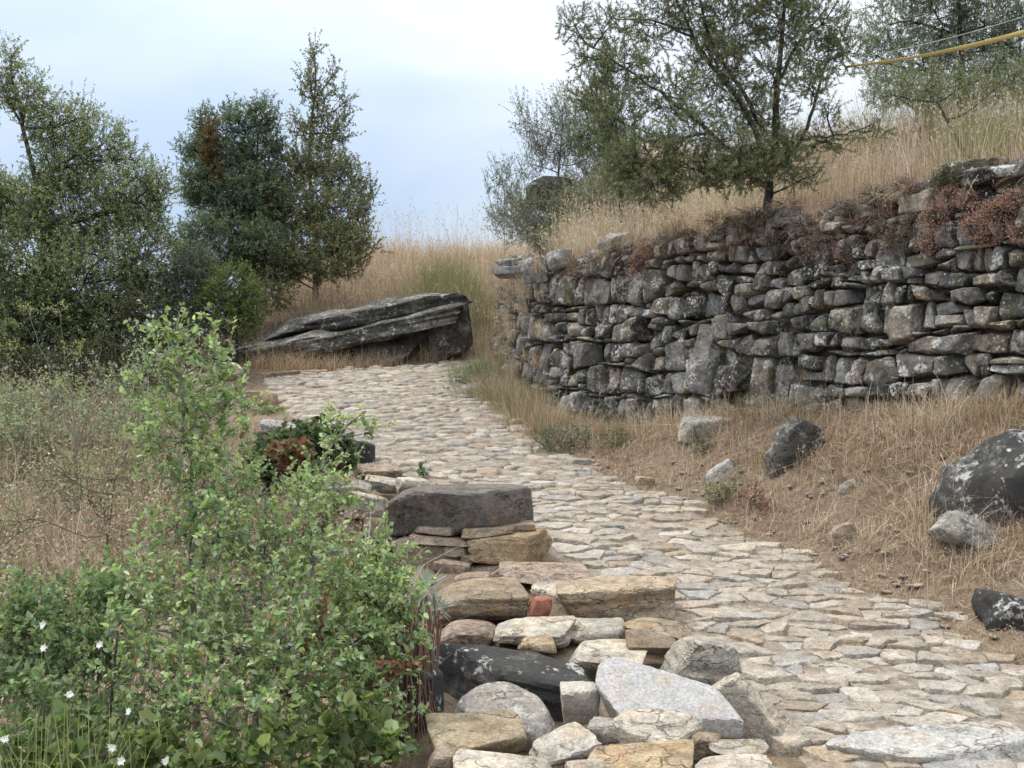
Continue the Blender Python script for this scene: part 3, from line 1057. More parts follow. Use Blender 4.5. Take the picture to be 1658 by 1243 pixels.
ST('small tan stone tucked under the pale speckled slab', (950, 1160, 1010, 1215), 3.98, 30, 'tan', PALE * .9, dims=(1, .8, .8), R=(10, 0, -20))

# --- dry laid pier of big stones halfway up the left edge
pier = empty('dry_stone_pier', P(735, 925, 6.6))
tag(pier, 'dry stacked stone pier capped by a long dark block, left of the path', 'stone pier')


def pier_stone(box, d, seed, mat, c, name='stone', **k):
    return stone_thing(name, None, None, box, d, seed, mat, c, parent=pier, **k)


pier_stone((622, 783, 864, 868), 6.7, 41, 'brown', DKBROWN * 1.05, name='cap_block', dims=(1, .55, .36), R=(4, -2, -4), cuts=7, amp=.035, lo=.84)
pier_stone((664, 846, 752, 868), 6.55, 42, 'brown', BROWN * 1.3, dims=(1, .8, .22), R=(0, 2, 0), cuts=3)
pier_stone((662, 858, 778, 886), 6.5, 43, 'brown', BROWN * 1.2, dims=(1, .7, .22), R=(0, 7, 0), cuts=3)
pier_stone((746, 846, 832, 872), 6.5, 44, 'tan', TAN * .85, dims=(1, .7, .26), R=(0, -6, 0), cuts=3)
pier_stone((826, 842, 868, 862), 6.5, 45, 'brown', BROWN * 1.4, dims=(1, .8, .4), R=(0, -4, 0), cuts=3)
pier_stone((756, 854, 894, 916), 6.5, 46, 'tan', OCHRE * 1.0, dims=(1, .7, .46), R=(4, -3, -6), amp=.03, name='corner_stone')
pier_stone((634, 868, 748, 936), 6.55, 47, 'brown', BROWN * 1.05, dims=(1, .8, .6), R=(0, 10, 8))
pier_stone((718, 880, 762, 902), 6.45, 48, 'tan', TAN * .9, dims=(1, .8, .5), cuts=5)
pier_stone((700, 904, 762, 934), 6.35, 49, 'brown', BROWN * 1.4, dims=(1, .8, .5), cuts=4)
pier_stone((744, 898, 766, 914), 6.42, 50, 'tan', TAN * .8, dims=(1, .8, .7), cuts=4)
pier_stone((756, 910, 826, 946), 6.45, 51, 'brown', BROWN * 1.3, dims=(1, .8, .5), cuts=6)
pier_stone((580, 858, 664, 886), 6.75, 52, 'brown', np.array([.10, .10, .105]), dims=(1, .8, .4), R=(0, -6, 0), cuts=4)
pier_stone((556, 795, 632, 842), 6.95, 53, 'tan', CREAM * .9, dims=(1, .8, .55), cuts=6, R=(0, 3, -12))
pier_stone((586, 832, 624, 882), 6.85, 54, 'tan', TAN * .95, dims=(1, .9, 1.2), cuts=6)
pier_stone((540, 836, 596, 880), 7.0, 55, 'brown', BROWN * 1.5, dims=(1, .9, .7), cuts=5)
pier_stone((560, 872, 640, 930), 6.8, 56, 'tan', TAN * .8, dims=(1, .9, .7), cuts=6)
pier_stone((788, 920, 832, 948), 6.2, 57, 'tan', BROWN * 1.6, dims=(1, .8, .8), R=(0, 30, 0), cuts=5)
pier_stone((735, 925, 800, 952), 6.05, 58, 'tan', BROWN * 1.5, dims=(1, .8, .5), cuts=5)

G2 = 'loose stones on the upper left path edge'
SU = lambda lab, *a, **k: stone_thing('stone', lab, 'stone', *a, group=G2, **k)
SU('grey-brown rounded stone behind the stacked pier', (570, 748, 652, 790), 8.0, 61, 'brown', BROWN * 1.5, dims=(1, .8, .55), R=(4, -5, 10), p=10)
SU('pale cream stone lying on the path edge behind the pier', (590, 768, 664, 800), 7.6, 62, 'tan', CREAM, dims=(1, .8, .45), R=(8, 6, -12))
SU('small cream slab touching the cap block of the pier', (640, 772, 700, 800), 7.4, 63, 'tan', CREAM * .95, dims=(1, .8, .4), R=(6, 0, 10))
SU('flat grey stone left of the cream stones', (520, 776, 602, 812), 7.5, 64, 'tan', PALE * .8, dims=(1, .8, .35), R=(8, -3, 0))
SU('black rock with leaves in front at the path rim', (490, 700, 608, 768), 8.8, 65, 'black', np.array([.10, .10, .10]), dims=(1, .7, .5), R=(4, 4, 8))
SU('flat grey lichened slab at the path rim', (420, 678, 540, 712), 9.6, 66, 'lichen', np.array([.28, .27, .25]), dims=(1, .8, .25), R=(4, 5, 0), cuts=4)
SU('dark layered slab under the flat lichened slab', (418, 690, 528, 736), 9.4, 67, 'outcrop', np.array([.2, .19, .18]), dims=(1, .8, .35), R=(4, 8, 0), strata=.05, cuts=4)
SU('squared ochre block standing at the path rim', (396, 632, 452, 680), 10.8, 68, 'tan', OCHRE * .85, dims=(1, .8, .8), R=(0, 0, -14), cuts=5)
SU('pale flat block behind the tall sapling', (310, 586, 396, 622), 11.4, 69, 'tan', CREAM * .95, dims=(1, .8, .4), R=(0, 0, 6), cuts=4)
for i, (x0, y0, x1, y1, dd, lab) in enumerate([
        (420, 599, 486, 615, 12.55, 'longest tan kerb block, leftmost at the head of the path'),
        (484, 598, 536, 611, 12.75, 'tan kerb block second from the left at the head of the path'),
        (533, 596, 592, 609, 12.95, 'tan kerb block third from the left at the head of the path'),
        (590, 594, 640, 605, 13.15, 'tan kerb block fourth from the left at the head of the path')]):
    stone_thing('kerb_stone', lab, 'kerb stone', (x0, y0, x1, y1), dd, 80 + i, 'tan', TAN * 1.05, dims=(1, .5, .3), cuts=4, R=(0, -3, 12), sub=4, group='kerb stones at the head of the path')

# --- the long slanting outcrop at the head of the path
oc = empty('rock_outcrop', P(540, 600, 13.6))
tag(oc, 'long dark layered rock slab slanting up to the right at the head of the path', 'rock')
stone_thing('slab', None, None, (318, 482, 752, 612), 13.6, 91, 'outcrop', np.array([.23, .22, .20]), dims=(1, .26, .085), R=(10, -14, 8), strata=.014, amp=.022, freq=10, parent=oc, p=30,
            plan=[(-1, -.35), (-.7, .4), (.2, 1), (1, .9), (1, -.8), (.2, -1), (-.5, -.8)], cuts=2, top=(0, 0))
stone_thing('slab', None, None, (420, 474, 766, 556), 13.95, 95, 'outcrop', np.array([.22, .215, .195]), dims=(1, .3, .08), R=(10, -12, 6), strata=.014, amp=.022, freq=10, cuts=3, parent=oc, p=30, jit=.08)
stone_thing('ledge', None, None, (400, 520, 720, 640), 14.0, 93, 'outcrop', np.array([.16, .15, .135]), dims=(1, .4, .2), R=(0, -14, 4), amp=.05, freq=8, cuts=8, parent=oc)
stone_thing('end_block', None, None, (684, 486, 766, 590), 13.85, 94, 'outcrop', np.array([.21, .205, .19]), dims=(1, .6, .6), R=(4, -12, 0), amp=.07, freq=8, cuts=10, parent=oc, p=26)

# --- boulders in the grassy bank
def BK(lab, box, d, seed, mat, c, **k):
    # resting where the bank is, a little sunk into it
    d = ground_depth(min((box[0] + box[2]) / 2, 1640), box[3] - .42 * (box[3] - box[1])) + .2 * (box[2] - box[0]) / FPX * d
    box = (box[0], box[1], box[2], box[3] + .28 * (box[3] - box[1]))      # the lower part is buried
    return stone_thing('bank_boulder', lab, 'boulder', box, d, seed, mat, c, group='boulders in the grassy bank', **k)



BK('big black lichen-spotted boulder at the right edge of the bank', (1500, 694, 1830, 880), 5.8, 301, 'black', np.array([.17, .168, .16]), dims=(1, .8, .62), R=(0, 6, 10), amp=.06, freq=8, p=10, cuts=14, lo=.68)
BK('pale lichened slab under the big black boulder', (1500, 826, 1690, 916), 5.5, 102, 'lichen', np.array([.24, .23, .205]), dims=(1, .6, .4), R=(0, 28, 8), cuts=10, amp=.06, freq=7)
BK('low black boulder with white spots at the right edge beside the paving', (1572, 952, 1740, 1052), 4.95, 103, 'black', np.array([.18, .175, .165]), dims=(1, .7, .55), R=(0, 18, 0), amp=.08, freq=7, p=20, cuts=14)
BK('dark leaning rock half buried in straw in the middle of the bank', (1236, 672, 1345, 800), 6.9, 104, 'outcrop', np.array([.24, .235, .22]), dims=(1, .6, .9), R=(0, -34, 10), amp=.08, freq=7, strata=.06, cuts=12)
BK('small whitish lichened rock above the green bush', (1142, 742, 1196, 792), 7.4, 105, 'lichen', np.array([.38, .37, .35]), dims=(1, .7, .7), R=(0, -20, 0))
BK('tan elongated stone poking from the straw above the paving', (1338, 845, 1390, 898), 6.3, 107, 'tan', TAN * .95, dims=(1, .7, .9), R=(0, -35, 0))
BK('tan flat stone in the straw, uppermost of the small bank stones', (1356, 774, 1392, 800), 6.5, 108, 'tan', PALE * .9, dims=(1, .7, .6), R=(0, -15, 0))
BK('small tan rock at the left foot of the bank', (1024, 770, 1062, 800), 8.0, 109, 'tan', TAN, dims=(1, .8, .8))
BK('broad pale rock at the wall foot in the dry grass', (1096, 672, 1190, 712), 8.6, 110, 'wall', np.array([.36, .34, .3]), dims=(1, .7, .45))
BK('grey rock at the foot of the wall corner in green grass', (905, 640, 960, 690), 9.9, 112, 'lichen', np.array([.3, .3, .28]), dims=(1, .7, .8))
stone_thing('step_slab', 'broad flat grey step slab in the lower right corner of the path', 'stone slab', (1336, 1166, 1672, 1275), 4.0, 120, 'lichen', np.array([.42, .41, .385]),
            dims=(1, .42, .22), R=(6, -2, 3), plan=[(-1, .1), (-.55, .85), (.2, 1), (.95, .9), (1, -.5), (.3, -.9), (-.4, -.75)], cuts=2, amp=.02, p=26, top=(0, 0))
for i, (bx, dd, lab) in enumerate([((800, 418, 850, 434), 11.6, 'flat thin stone lying on top of the wall corner'),
                                   ((795, 430, 848, 452), 11.4, 'flat grey slab below the thin stone on the wall corner'),
                                   ((838, 414, 890, 460), 11.0, 'upright pale grey stone crowning the wall corner'),
                                   ((884, 402, 926, 438), 10.8, 'pointed grey stone next to the crowning stone of the wall corner')]):
    stone_thing('coping_stone', lab, 'stone', bx, dd, 130 + i, 'wall', np.array([.30, .30, .29]), dims=(1, .8, .6), cuts=7, sub=4, R=(0, -6, 0), group='coping stones of the wall corner')
stone_thing('crest_rock', 'dark layered rock among shrubs on the crest above the wall', 'rock', (850, 284, 940, 350), 13.5, 141, 'outcrop', np.array([.22, .21, .2]), dims=(1, .7, .6), strata=.05, amp=.05, R=(0, 8, 0))
stone_thing('crest_rock', 'grey rock on top of the wall at the right edge', 'rock', (1560, 262, 1720, 306), 7.3, 142, 'wall', np.array([.27, .265, .25]), dims=(1, .5, .4), amp=.04, R=(0, -6, 0))

# ------------------------------------------------------------------ plants


def tube(pts, rad, sides=5):
    pts = np.asarray(pts, dtype=np.float64)
    n = len(pts)
    rad = np.asarray(rad, dtype=np.float64) * np.ones(n)
    t = unit(np.gradient(pts, axis=0))
    ref = np.array([.31, .87, .13])
    a = unit(np.cross(t, ref)); b = np.cross(t, a)
    th = np.linspace(0, 2 * math.pi, sides, endpoint=False)
    V = (pts[:, None, :] + rad[:, None, None] * (np.cos(th)[None, :, None] * a[:, None, :] + np.sin(th)[None, :, None] * b[:, None, :])).reshape(-1, 3)
    i = np.arange(n * sides).reshape(n, sides)
    j = np.roll(i, -1, axis=1)
    return V, np.stack([i[:-1], j[:-1], j[1:], i[1:]], -1).reshape(-1, 4)


def straight_tubes(A, B, ra, rb):
    """many thin three-sided twigs from A to B at once"""
    n = len(A)
    t = unit(B - A)
    a = unit(np.cross(t, np.array([.31, .2, .93]) + 0 * t)); b = np.cross(t, a)
    V = np.zeros((n, 6, 3))
    for k in range(3):
        th = 2 * math.pi * k / 3
        o = math.cos(th) * a + math.sin(th) * b
        V[:, k] = A + o * np.reshape(ra, (-1, 1)); V[:, 3 + k] = B + o * np.reshape(rb, (-1, 1))
    base = np.arange(n)[:, None] * 6
    F = np.concatenate([base + np.array([[k, (k + 1) % 3, 3 + (k + 1) % 3, 3 + k]]) for k in range(3)])
    return V.reshape(-1, 3), F


def leaves(g, Pp, D, N, Ln, Wd, C, kind='rhomb', fold=.25):
    n = len(Pp)
    D = unit(D)
    S = unit(np.cross(D, N)); N = np.cross(S, D)
    Ln = np.reshape(Ln * np.ones(n), (-1, 1)); Wd = np.reshape(Wd * np.ones(n), (-1, 1))
    b = np.arange(n)[:, None]
    if kind == 'needle':
        V = np.stack([Pp - S * Wd * .5, Pp + S * Wd * .5, Pp + D * Ln], 1)
        g.add(V.reshape(-1, 3), f3=b * 3 + np.array([[0, 1, 2]]), C=np.repeat(C, 3, 0))
    elif kind == 'rhomb':
        m = Pp + D * Ln * .5 + N * Wd * fold
        V = np.stack([Pp, m - S * Wd * .5, Pp + D * Ln, m + S * Wd * .5], 1)
        f = np.concatenate([b * 4 + np.array([[0, 1, 2]]), b * 4 + np.array([[0, 2, 3]])])
        g.add(V.reshape(-1, 3), f3=f, C=np.repeat(C, 4, 0))
    else:   # a folded leaf with a midrib
        u = N * Wd * fold
        V = np.stack([Pp, Pp + D * Ln * .3 - S * Wd * .5 + u, Pp + D * Ln * .7 - S * Wd * .42 + u * .8, Pp + D * Ln - N * Ln * .12,
                      Pp + D * Ln * .7 + S * Wd * .42 + u * .8, Pp + D * Ln * .3 + S * Wd * .5 + u], 1)
        f = np.concatenate([b * 6 + np.array([[0, 1, 2, 3]]), b * 6 + np.array([[0, 3, 4, 5]])])
        g.add(V.reshape(-1, 3), f4=f, C=np.repeat(C, 6, 0))


def pick(pal, n, r, jit=.18):
    pal = np.asarray(pal, dtype=np.float64)
    w = pal[:, 3] / pal[:, 3].sum()
    c = pal[r.choice(len(pal), n, p=w), :3]
    return c * r.uniform(1 - jit, 1 + jit, (n, 1)) * r.uniform(.93, 1.07, (n, 3))


def sphere_dirs(n, r):
    return unit(r.normal(0, 1, (n, 3)))


def curve(a, b, r, n=9, bend=.12, sag=0.0):
    a, b = np.asarray(a), np.asarray(b)
    t = np.linspace(0, 1, n)[:, None]
    ln = np.linalg.norm(b - a)
    m = r.normal(0, bend * ln, 3); m2 = r.normal(0, bend * ln * .5, 3)
    return a + (b - a) * t + m * (t * (1 - t) * 2) + m2 * np.sin(t * 2 * math.pi) * .5 + np.array([0, 0, sag * ln]) * (t * (1 - t) * 4)


def plant(name, label, cat, base, blobs, pal, seed, d=None, leaf=(.03, .018), kind='rhomb', per=9, tw=(.12, .22), density=1.0, trunk=.05, mat='leaf', bark='bark',
          limbs=None, up=.35, group=None, spread=.5, shell=.45, foot=None, branch_n=4, twig_r=.0022, droop=0.0, flatness=.0, along=.8):
    """tree or shrub: limbs to each crown lobe, branches through it, leafy twigs at their ends.
    blobs: (px, py, rx, ry, d[, density]) lobes of the crown"""
    r = np.random.default_rng(seed)
    base = np.asarray(base, dtype=np.float64)
    root = empty(name, base)
    tag(root, label, cat, group)
    wood, fol = Geo(), Geo()
    cents = []
    for bl in blobs:
        dd = bl[4]
        cents.append(P(bl[0], bl[1], dd))
    cents = np.array(cents)
    top = cents[np.argmax(cents[:, 2])]
    paths = []
    if limbs:
        for lm in limbs:
            pts = np.array([P(*q[:3]) for q in lm['pts']])
            # resample
            seg = np.concatenate([[0], np.cumsum(np.linalg.norm(np.diff(pts, axis=0), axis=1))])
            tt = np.linspace(0, seg[-1], max(6, len(pts) * 4))
            pp = np.stack([np.interp(tt, seg, pts[:, k]) for k in range(3)], -1)
            for _ in range(2): pp[1:-1] = (pp[:-2] + pp[1:-1] * 2 + pp[2:]) / 4
            pp += r.normal(0, .006, pp.shape)
            V, F = tube(pp, np.linspace(lm['r'], lm.get('r2', lm['r'] * .3), len(pp)), 7)
            wood.add(V, f4=F)
            paths.append(pp)
    else:
        tp = curve(base - np.array([0, 0, .15]), base + (top - base) * .8, r, 14, .04)
        V, F = tube(tp, np.linspace(trunk, trunk * .3, len(tp)), 8)
        wood.add(V, f4=F)
        paths.append(tp)
    skel = np.concatenate(paths)
    nodes = [skel]
    for bl, c in zip(blobs, cents):
        px, py, rx, ry, dd = bl[:5]
        den = bl[5] if len(bl) > 5 else 1.0
        R3 = np.array([rx / FPX * dd, (rx + ry) * .45 / FPX * dd, ry / FPX * dd])
        # limb from a lower point of the skeleton
        cost = np.linalg.norm(skel - c, axis=1) + 1.2 * np.clip(skel[:, 2] - c[2] + .3 * R3[2], 0, None)
        a = skel[np.argmin(cost)]
        lim = curve(a, c, r, 8, .08, -.04)
        ln = np.linalg.norm(c - a)
        if ln > .02:
            V, F = tube(lim, np.linspace(max(.004, trunk * .28), max(.003, trunk * .14), 8), 5)
            wood.add(V, f4=F)
        loc = [lim[4:]]
        for _ in range(branch_n):
            e = c + sphere_dirs(1, r)[0] * R3 * r.uniform(.55, .95)
            e[2] += R3[2] * .15
            q = curve(lim[r.integers(4, 8)], e, r, 6, .12)
            V, F = tube(q, np.linspace(max(.003, trunk * .12), twig_r * 1.1, 6), 4)
            wood.add(V, f4=F)
            loc.append(q)
        loc = np.concatenate(loc)
        # twigs
        area = (rx * ry) / FPX ** 2 * dd * dd
        tlm = (tw[0] + tw[1]) / 2
        nt = int(max(6, density * den * area / (tlm * tlm) * 80))
        u = sphere_dirs(nt, r)
        rad = shell + (1 - shell) * r.random((nt, 1)) ** .7
        e = c + u * R3 * rad
        tdir = unit(u * np.array([1, 1, .7]) * spread + np.array([0, 0, up]) + r.normal(0, .45, (nt, 3)))
        tlen = r.uniform(tw[0], tw[1], (nt, 1))
        s = e - tdir * tlen * .35
        t_end = e + tdir * tlen * .65
        d2 = ((s[:, None, :] - loc[None, :, :]) ** 2).sum(-1)
        near = loc[np.argmin(d2, 1)]
        V, F = straight_tubes(near, s, twig_r * 1.4, twig_r)
        keep = r.random(nt) < .45
        V, F = straight_tubes(near[keep], s[keep], twig_r * 1.5, twig_r)
        wood.add(V, f4=F)
        V, F = straight_tubes(s, t_end, twig_r, twig_r * .4)
        wood.add(V, f4=F)
        # leaves along each twig
        m = per
        t = r.random((nt, m, 1)) ** along
        pos = s[:, None, :] + (t_end - s)[:, None, :] * t
        sidev = unit(np.cross(tdir[:, None, :], r.normal(0, 1, (nt, m, 3))))
        ld = unit(tdir[:, None, :] * .65 + sidev * .8 + r.normal(0, .22, (nt, m, 3)) + np.array([0, 0, -droop]))
        nn = unit(r.normal(0, .6, (nt, m, 3)) + np.array([0, 0, .7 + flatness]) + u[:, None, :] * .35)
        size = r.uniform(.65, 1.25, nt * m) if kind != 'leaf' else r.uniform(.45, 1.5, nt * m) * np.repeat(r.uniform(.75, 1.25, nt), m)
        lc = pick(bl[6] if len(bl) > 6 else pal, nt * m, r)
        tc = r.uniform(.82, 1.18, (nt, 1, 1)) * np.ones((1, m, 1))
        lc = lc * tc.reshape(-1, 1)
        leaves(fol, pos.reshape(-1, 3), ld.reshape(-1, 3), nn.reshape(-1, 3), leaf[0] * size, leaf[1] * size, lc, kind)
    woodname = 'trunk' if cat == 'tree' else 'stems'
    wo = wood.build(woodname, M[bark], root)
    if cat != 'tree': tag(wo, kind='stuff')
    fol.build('crown' if cat == 'tree' else 'foliage', M[mat], root, smooth=False)
    return root


def blades(g, xy, H, r, pal, width=.004, lean=.5, leandir=None, z=None, droop=.35, seeds=0.0, seedpal=None, seed_size=.016):
    n = len(xy)
    if n == 0: return
    z = height(xy[:, 0], xy[:, 1]) - .02 if z is None else z
    B = np.stack([xy[:, 0], xy[:, 1], z], -1)
    if leandir is None:
        th = r.uniform(0, 2 * math.pi, n)
        leandir = np.stack([np.cos(th), np.sin(th)], -1)
    ld = np.concatenate([unit(leandir), np.zeros((n, 1))], 1)
    H = np.reshape(H * np.ones(n), (-1, 1))
    ln = np.abs(r.normal(0, 1, (n, 1))) * lean
    side = unit(np.cross(ld, np.array([0, 0, 1.0])) + r.normal(0, .6, (n, 3)) * np.array([1, 1, .2]))
    C = pick(pal, n, r, .2)
    w = width * r.uniform(.7, 1.4, (n, 1))
    rows, ctr = [], None
    for t in (0, .35, .7, 1.0):
        up = H * (t - droop * ln * t * t * .9)
        c = B + ld * H * ln * (t ** 1.7) + np.array([0, 0, 1.0]) * up
        wt = w * (1 - t * .75)
        rows += [c - side * wt * .5, c + side * wt * .5] if t < 1 else [c]
        ctr = c
    V = np.stack(rows, 1)
    b = np.arange(n)[:, None] * 7
    f4 = np.concatenate([b + np.array([[0, 1, 3, 2]]), b + np.array([[2, 3, 5, 4]])])
    g.add(V.reshape(-1, 3), f4=f4, f3=b + np.array([[4, 5, 6]]), C=np.repeat(C, 7, 0))
    if seeds > 0:
        k = np.where(r.random(n) < seeds)[0]
        m = 5
        tip, prev = ctr[k], (rows[4] + rows[5])[k] / 2
        t = r.uniform(.25, 1.05, (len(k), m, 1))
        pos = prev[:, None] + (tip - prev)[:, None] * t
        dd = unit((tip - prev)[:, None] + r.normal(0, .02, pos.shape) + r.normal(0, .5, pos.shape) * np.linalg.norm(tip - prev, axis=1)[:, None, None])
        leaves(g, pos.reshape(-1, 3), dd.reshape(-1, 3), r.normal(0, 1, (len(k) * m, 3)), seed_size * r.uniform(.7, 1.4, len(k) * m), seed_size * .4, pick(seedpal or pal, len(k) * m, r), 'rhomb')


def clumped(n, region, r, clumps, size):
    """points in tussocks; region = function giving centre points"""
    c = region(clumps)
    i = r.integers(0, len(c), n)
    o = r.normal(0, size, (n, 2))
    return c[i] + o, o


STRAW = [(0.520, 0.418, 0.299, 4), (0.580, 0.490, 0.380, 3), (0.450, 0.337, 0.230, 3), (0.380, 0.270, 0.196, 2), (0.380, 0.357, 0.241, 0.7)]
STRAW_P = [(0.639, 0.557, 0.433, 4), (0.680, 0.609, 0.502, 3), (0.536, 0.441, 0.308, 2), (0.474, 0.389, 0.274, 2)]
STRAW_B = [(.46, .355, .235, 4), (.56, .455, .32, 3), (.36, .25, .165, 3), (.24, .165, .12, 3), (.62, .53, .41, 2)]
GREENGRASS = [(.18, .21, .10, 3), (.27, .27, .14, 3), (.36, .32, .18, 2)]
PINKSTRAW = [(0.484, 0.348, 0.260, 3), (0.412, 0.281, 0.217, 2), (0.556, 0.447, 0.329, 2), (0.371, 0.260, 0.180, 1)]

r = np.random.default_rng(77)


def region_fn(x0, x1, y0, y1, ok):
    def f(n):
        out = np.zeros((0, 2))
        while len(out) < n:
            q = np.stack([r.uniform(x0, x1, n * 2), r.uniform(y0, y1, n * 2)], -1)
            q = q[ok(q[:, 0], q[:, 1])]
            out = np.concatenate([out, q])
        return out[:n]
    return f


# grass of the hill behind the head of the path
g = Geo()
hill = region_fn(-4.2, 1.6, 14.2, 20.5, lambda x, y: (x < .25 + (y - 14.5) * .35) & (y > 14.1 + .12 * np.abs(x)) & (x > -4.4))
pts, o = clumped(10000, hill, r, 300, .12)
blades(g, pts, r.uniform(.2, .55, len(pts)), r, STRAW + [(.30, .29, .18, 2), (.62, .55, .42, 2)], .006, .6, leandir=o + r.normal(0, .05, o.shape), seeds=.22, seedpal=STRAW_P, seed_size=.03)
pts = hill(6500)
blades(g, pts, r.uniform(.15, .4, len(pts)), r, PINKSTRAW, .006, .7, seeds=.1, seedpal=STRAW_P, seed_size=.025)
gg = region_fn(-1.7, -.3, 14.6, 16.4, lambda x, y: x > -5)
pts, o = clumped(2600, gg, r, 12, .16)
blades(g, pts, r.uniform(.35, .7, len(pts)), r, GREENGRASS, .006, .4, leandir=o + r.normal(0, .05, o.shape))
tall = region_fn(-3.0, .4, 16.5, 20.0, lambda x, y: x > -5)
pts = tall(420)
blades(g, pts, r.uniform(.6, 1.1, len(pts)), r, STRAW_P, .005, .35, seeds=.8, seedpal=STRAW_P, seed_size=.03)
tag(g.build('dry_grass', M['straw'], smooth=False), 'tall dry grass on the slope behind the slanting rock slab', 'grass', kind='stuff')

# grass of the terrace above the wall


def behind(x, y):
    return (x - xw(y)) * .79


g = Geo()
ter = region_fn(-.1, 9, 5.5, 17.5, lambda x, y: (behind(x, y) > .32) & (behind(x, y) < 4.4) & (x / y < .55))
pts, o = clumped(10500, ter, r, 330, .12)
near = np.clip(behind(pts[:, 0], pts[:, 1]) / 1.6, .25, .85)
blades(g, pts, r.uniform(.25, .62, len(pts)) * near, r, STRAW, .0055, .5, leandir=o + r.normal(0, .05, o.shape), seeds=.15, seedpal=STRAW_P, seed_size=.025)
pts = ter(5000)
near = np.clip(behind(pts[:, 0], pts[:, 1]) / 1.6, .25, .85)
blades(g, pts, r.uniform(.15, .45, len(pts)) * near, r, PINKSTRAW, .0055, .6)
terl = region_fn(-.2, 2.2, 9.5, 15, lambda x, y: (behind(x, y) > .3) & (behind(x, y) < 3.0))
pts, o = clumped(6000, terl, r, 110, .11)
blades(g, pts, r.uniform(.25, .55, len(pts)), r, STRAW_P, .0055, .45, leandir=o + r.normal(0, .05, o.shape), seeds=.5, seedpal=[(.66, .60, .46, 1), (.58, .52, .38, 1)], seed_size=.03)
terr = region_fn(2.4, 8, 6, 12, lambda x, y: (behind(x, y) > .9) & (behind(x, y) < 4.5) & (x / y < .55))
pts = terr(1100)
blades(g, pts, r.uniform(.4, .85, len(pts)), r, STRAW_P, .0045, .4, seeds=.7, seedpal=STRAW_P, seed_size=.025)
pts, o = clumped(2200, terr, r, 14, .12)
blades(g, pts, r.uniform(.5, .95, len(pts)), r, GREENGRASS, .0045, .4, leandir=o + r.normal(0, .05, o.shape))
tag(g.build('dry_grass', M['straw'], smooth=False), 'pale dry grass covering the terrace above the retaining wall', 'grass', kind='stuff')

# straw of the bank between paving and wall
g = Geo()
bank = region_fn(-.4, 4.4, 4.4, 11.4, lambda x, y: (x > xr(y) + .12 + .12 * np.sin(y * 5)) & (x < xw(y) - .02) & (x / y < .53))
pts, o = clumped(15000, bank, r, 200, .09)
upd = np.clip((pts[:, 0] - xr(pts[:, 1])) / .7, .15, 1)
blades(g, pts, r.uniform(.05, .17, len(pts)) * upd, r, STRAW_B, .0042, 1.3, leandir=o + r.normal(0, .05, o.shape), droop=.5)
pts = bank(11000)
upd = np.clip((pts[:, 0] - xr(pts[:, 1])) / .7, .2, 1)
blades(g, pts, r.uniform(.04, .13, len(pts)) * upd, r, STRAW_B + STRAW_P, .004, 2.2, droop=.6)
pts, o = clumped(4200, bank, r, 34, .08)
upd = np.clip((pts[:, 0] - xr(pts[:, 1])) / .8, .1, 1)
blades(g, pts, r.uniform(.12, .3, len(pts)) * upd, r, STRAW_P, .0042, 1.0, leandir=o + r.normal(0, .03, o.shape), droop=.45)
pts = bank(320)
blades(g, pts, r.uniform(.2, .42, len(pts)), r, STRAW_P, .0035, .7, seeds=.5, seedpal=STRAW_P, seed_size=.014)
# strewn straw on the rim of the paving
rim = region_fn(-.5, 3.2, 4.0, 12.5, lambda x, y: (x > xr(y) - .22) & (x < xr(y) + .35))
pts = rim(4200)
blades(g, pts, r.uniform(.03, .09, len(pts)), r, STRAW_B, .004, 2.2, droop=.85, z=height(pts[:, 0], pts[:, 1]) + .004)
tag(g.build('dry_grass', M['straw'], smooth=False), 'matted brown straw on the bank between paving and retaining wall', 'grass', kind='stuff')

g = Geo()
for k in range(150):
    s_ = r.uniform(3.6, WALL_LEN + .2)
    p, t, n = wall_frame(np.array([s_]))
    m = int(r.integers(20, 60))
    zt = float(zwt(p[0, 1])) - r.uniform(.0, .22)
    q = p - n * (.10 + BATTER * 1.4) + r.normal(0, .05, (m, 2))
    pal = [STRAW_B, PINKSTRAW, [(.20, .14, .11, 2), (.28, .2, .15, 2)], STRAW][r.integers(4)]
    blades(g, q, r.uniform(.06, .2, m), r, pal, .0042, 1.3, leandir=n + r.normal(0, .9, (m, 2)), z=np.full(m, zt) + r.normal(0, .03, m), droop=.75)
tag(g.build('hanging_grass', M['straw'], smooth=False), 'dead grass fringe hanging over the top of the retaining wall', 'grass', kind='stuff')

g = Geo()
foot = region_fn(-.2, 3.6, 6.4, 11.4, lambda x, y: (x > xw(y) - .35) & (x < xw(y) - .02))
pts, o = clumped(3000, foot, r, 44, .09)
blades(g, pts, r.uniform(.08, .26, len(pts)), r, GREENGRASS + STRAW, .0045, .8, leandir=o + r.normal(0, .05, o.shape))
n = 2600
pts = np.concatenate([bank(1700), rim(900)]) if 'rim' in globals() else bank(n)
pos = np.concatenate([pts, (height(pts[:, 0], pts[:, 1]) + r.uniform(.005, .03, len(pts)))[:, None]], 1)
leaves(g, pos, r.normal(0, 1, (len(pts), 3)) * np.array([1, 1, .25]), r.normal(0, .35, (len(pts), 3)) + np.array([0, 0, 1]), r.uniform(.012, .032, len(pts)), r.uniform(.007, .016, len(pts)),
       pick([(.30, .2, .13, 3), (.42, .32, .21, 2), (.2, .13, .09, 2), (.55, .48, .36, 1), (.36, .17, .10, 1)], len(pts), r), 'rhomb')
tag(g.build('leaf_litter', M['straw'], smooth=False), 'dead leaves and weeds strewn on the bank', 'litter', kind='stuff')
g = Geo()
pts = np.concatenate([bank(110), rim(190)])
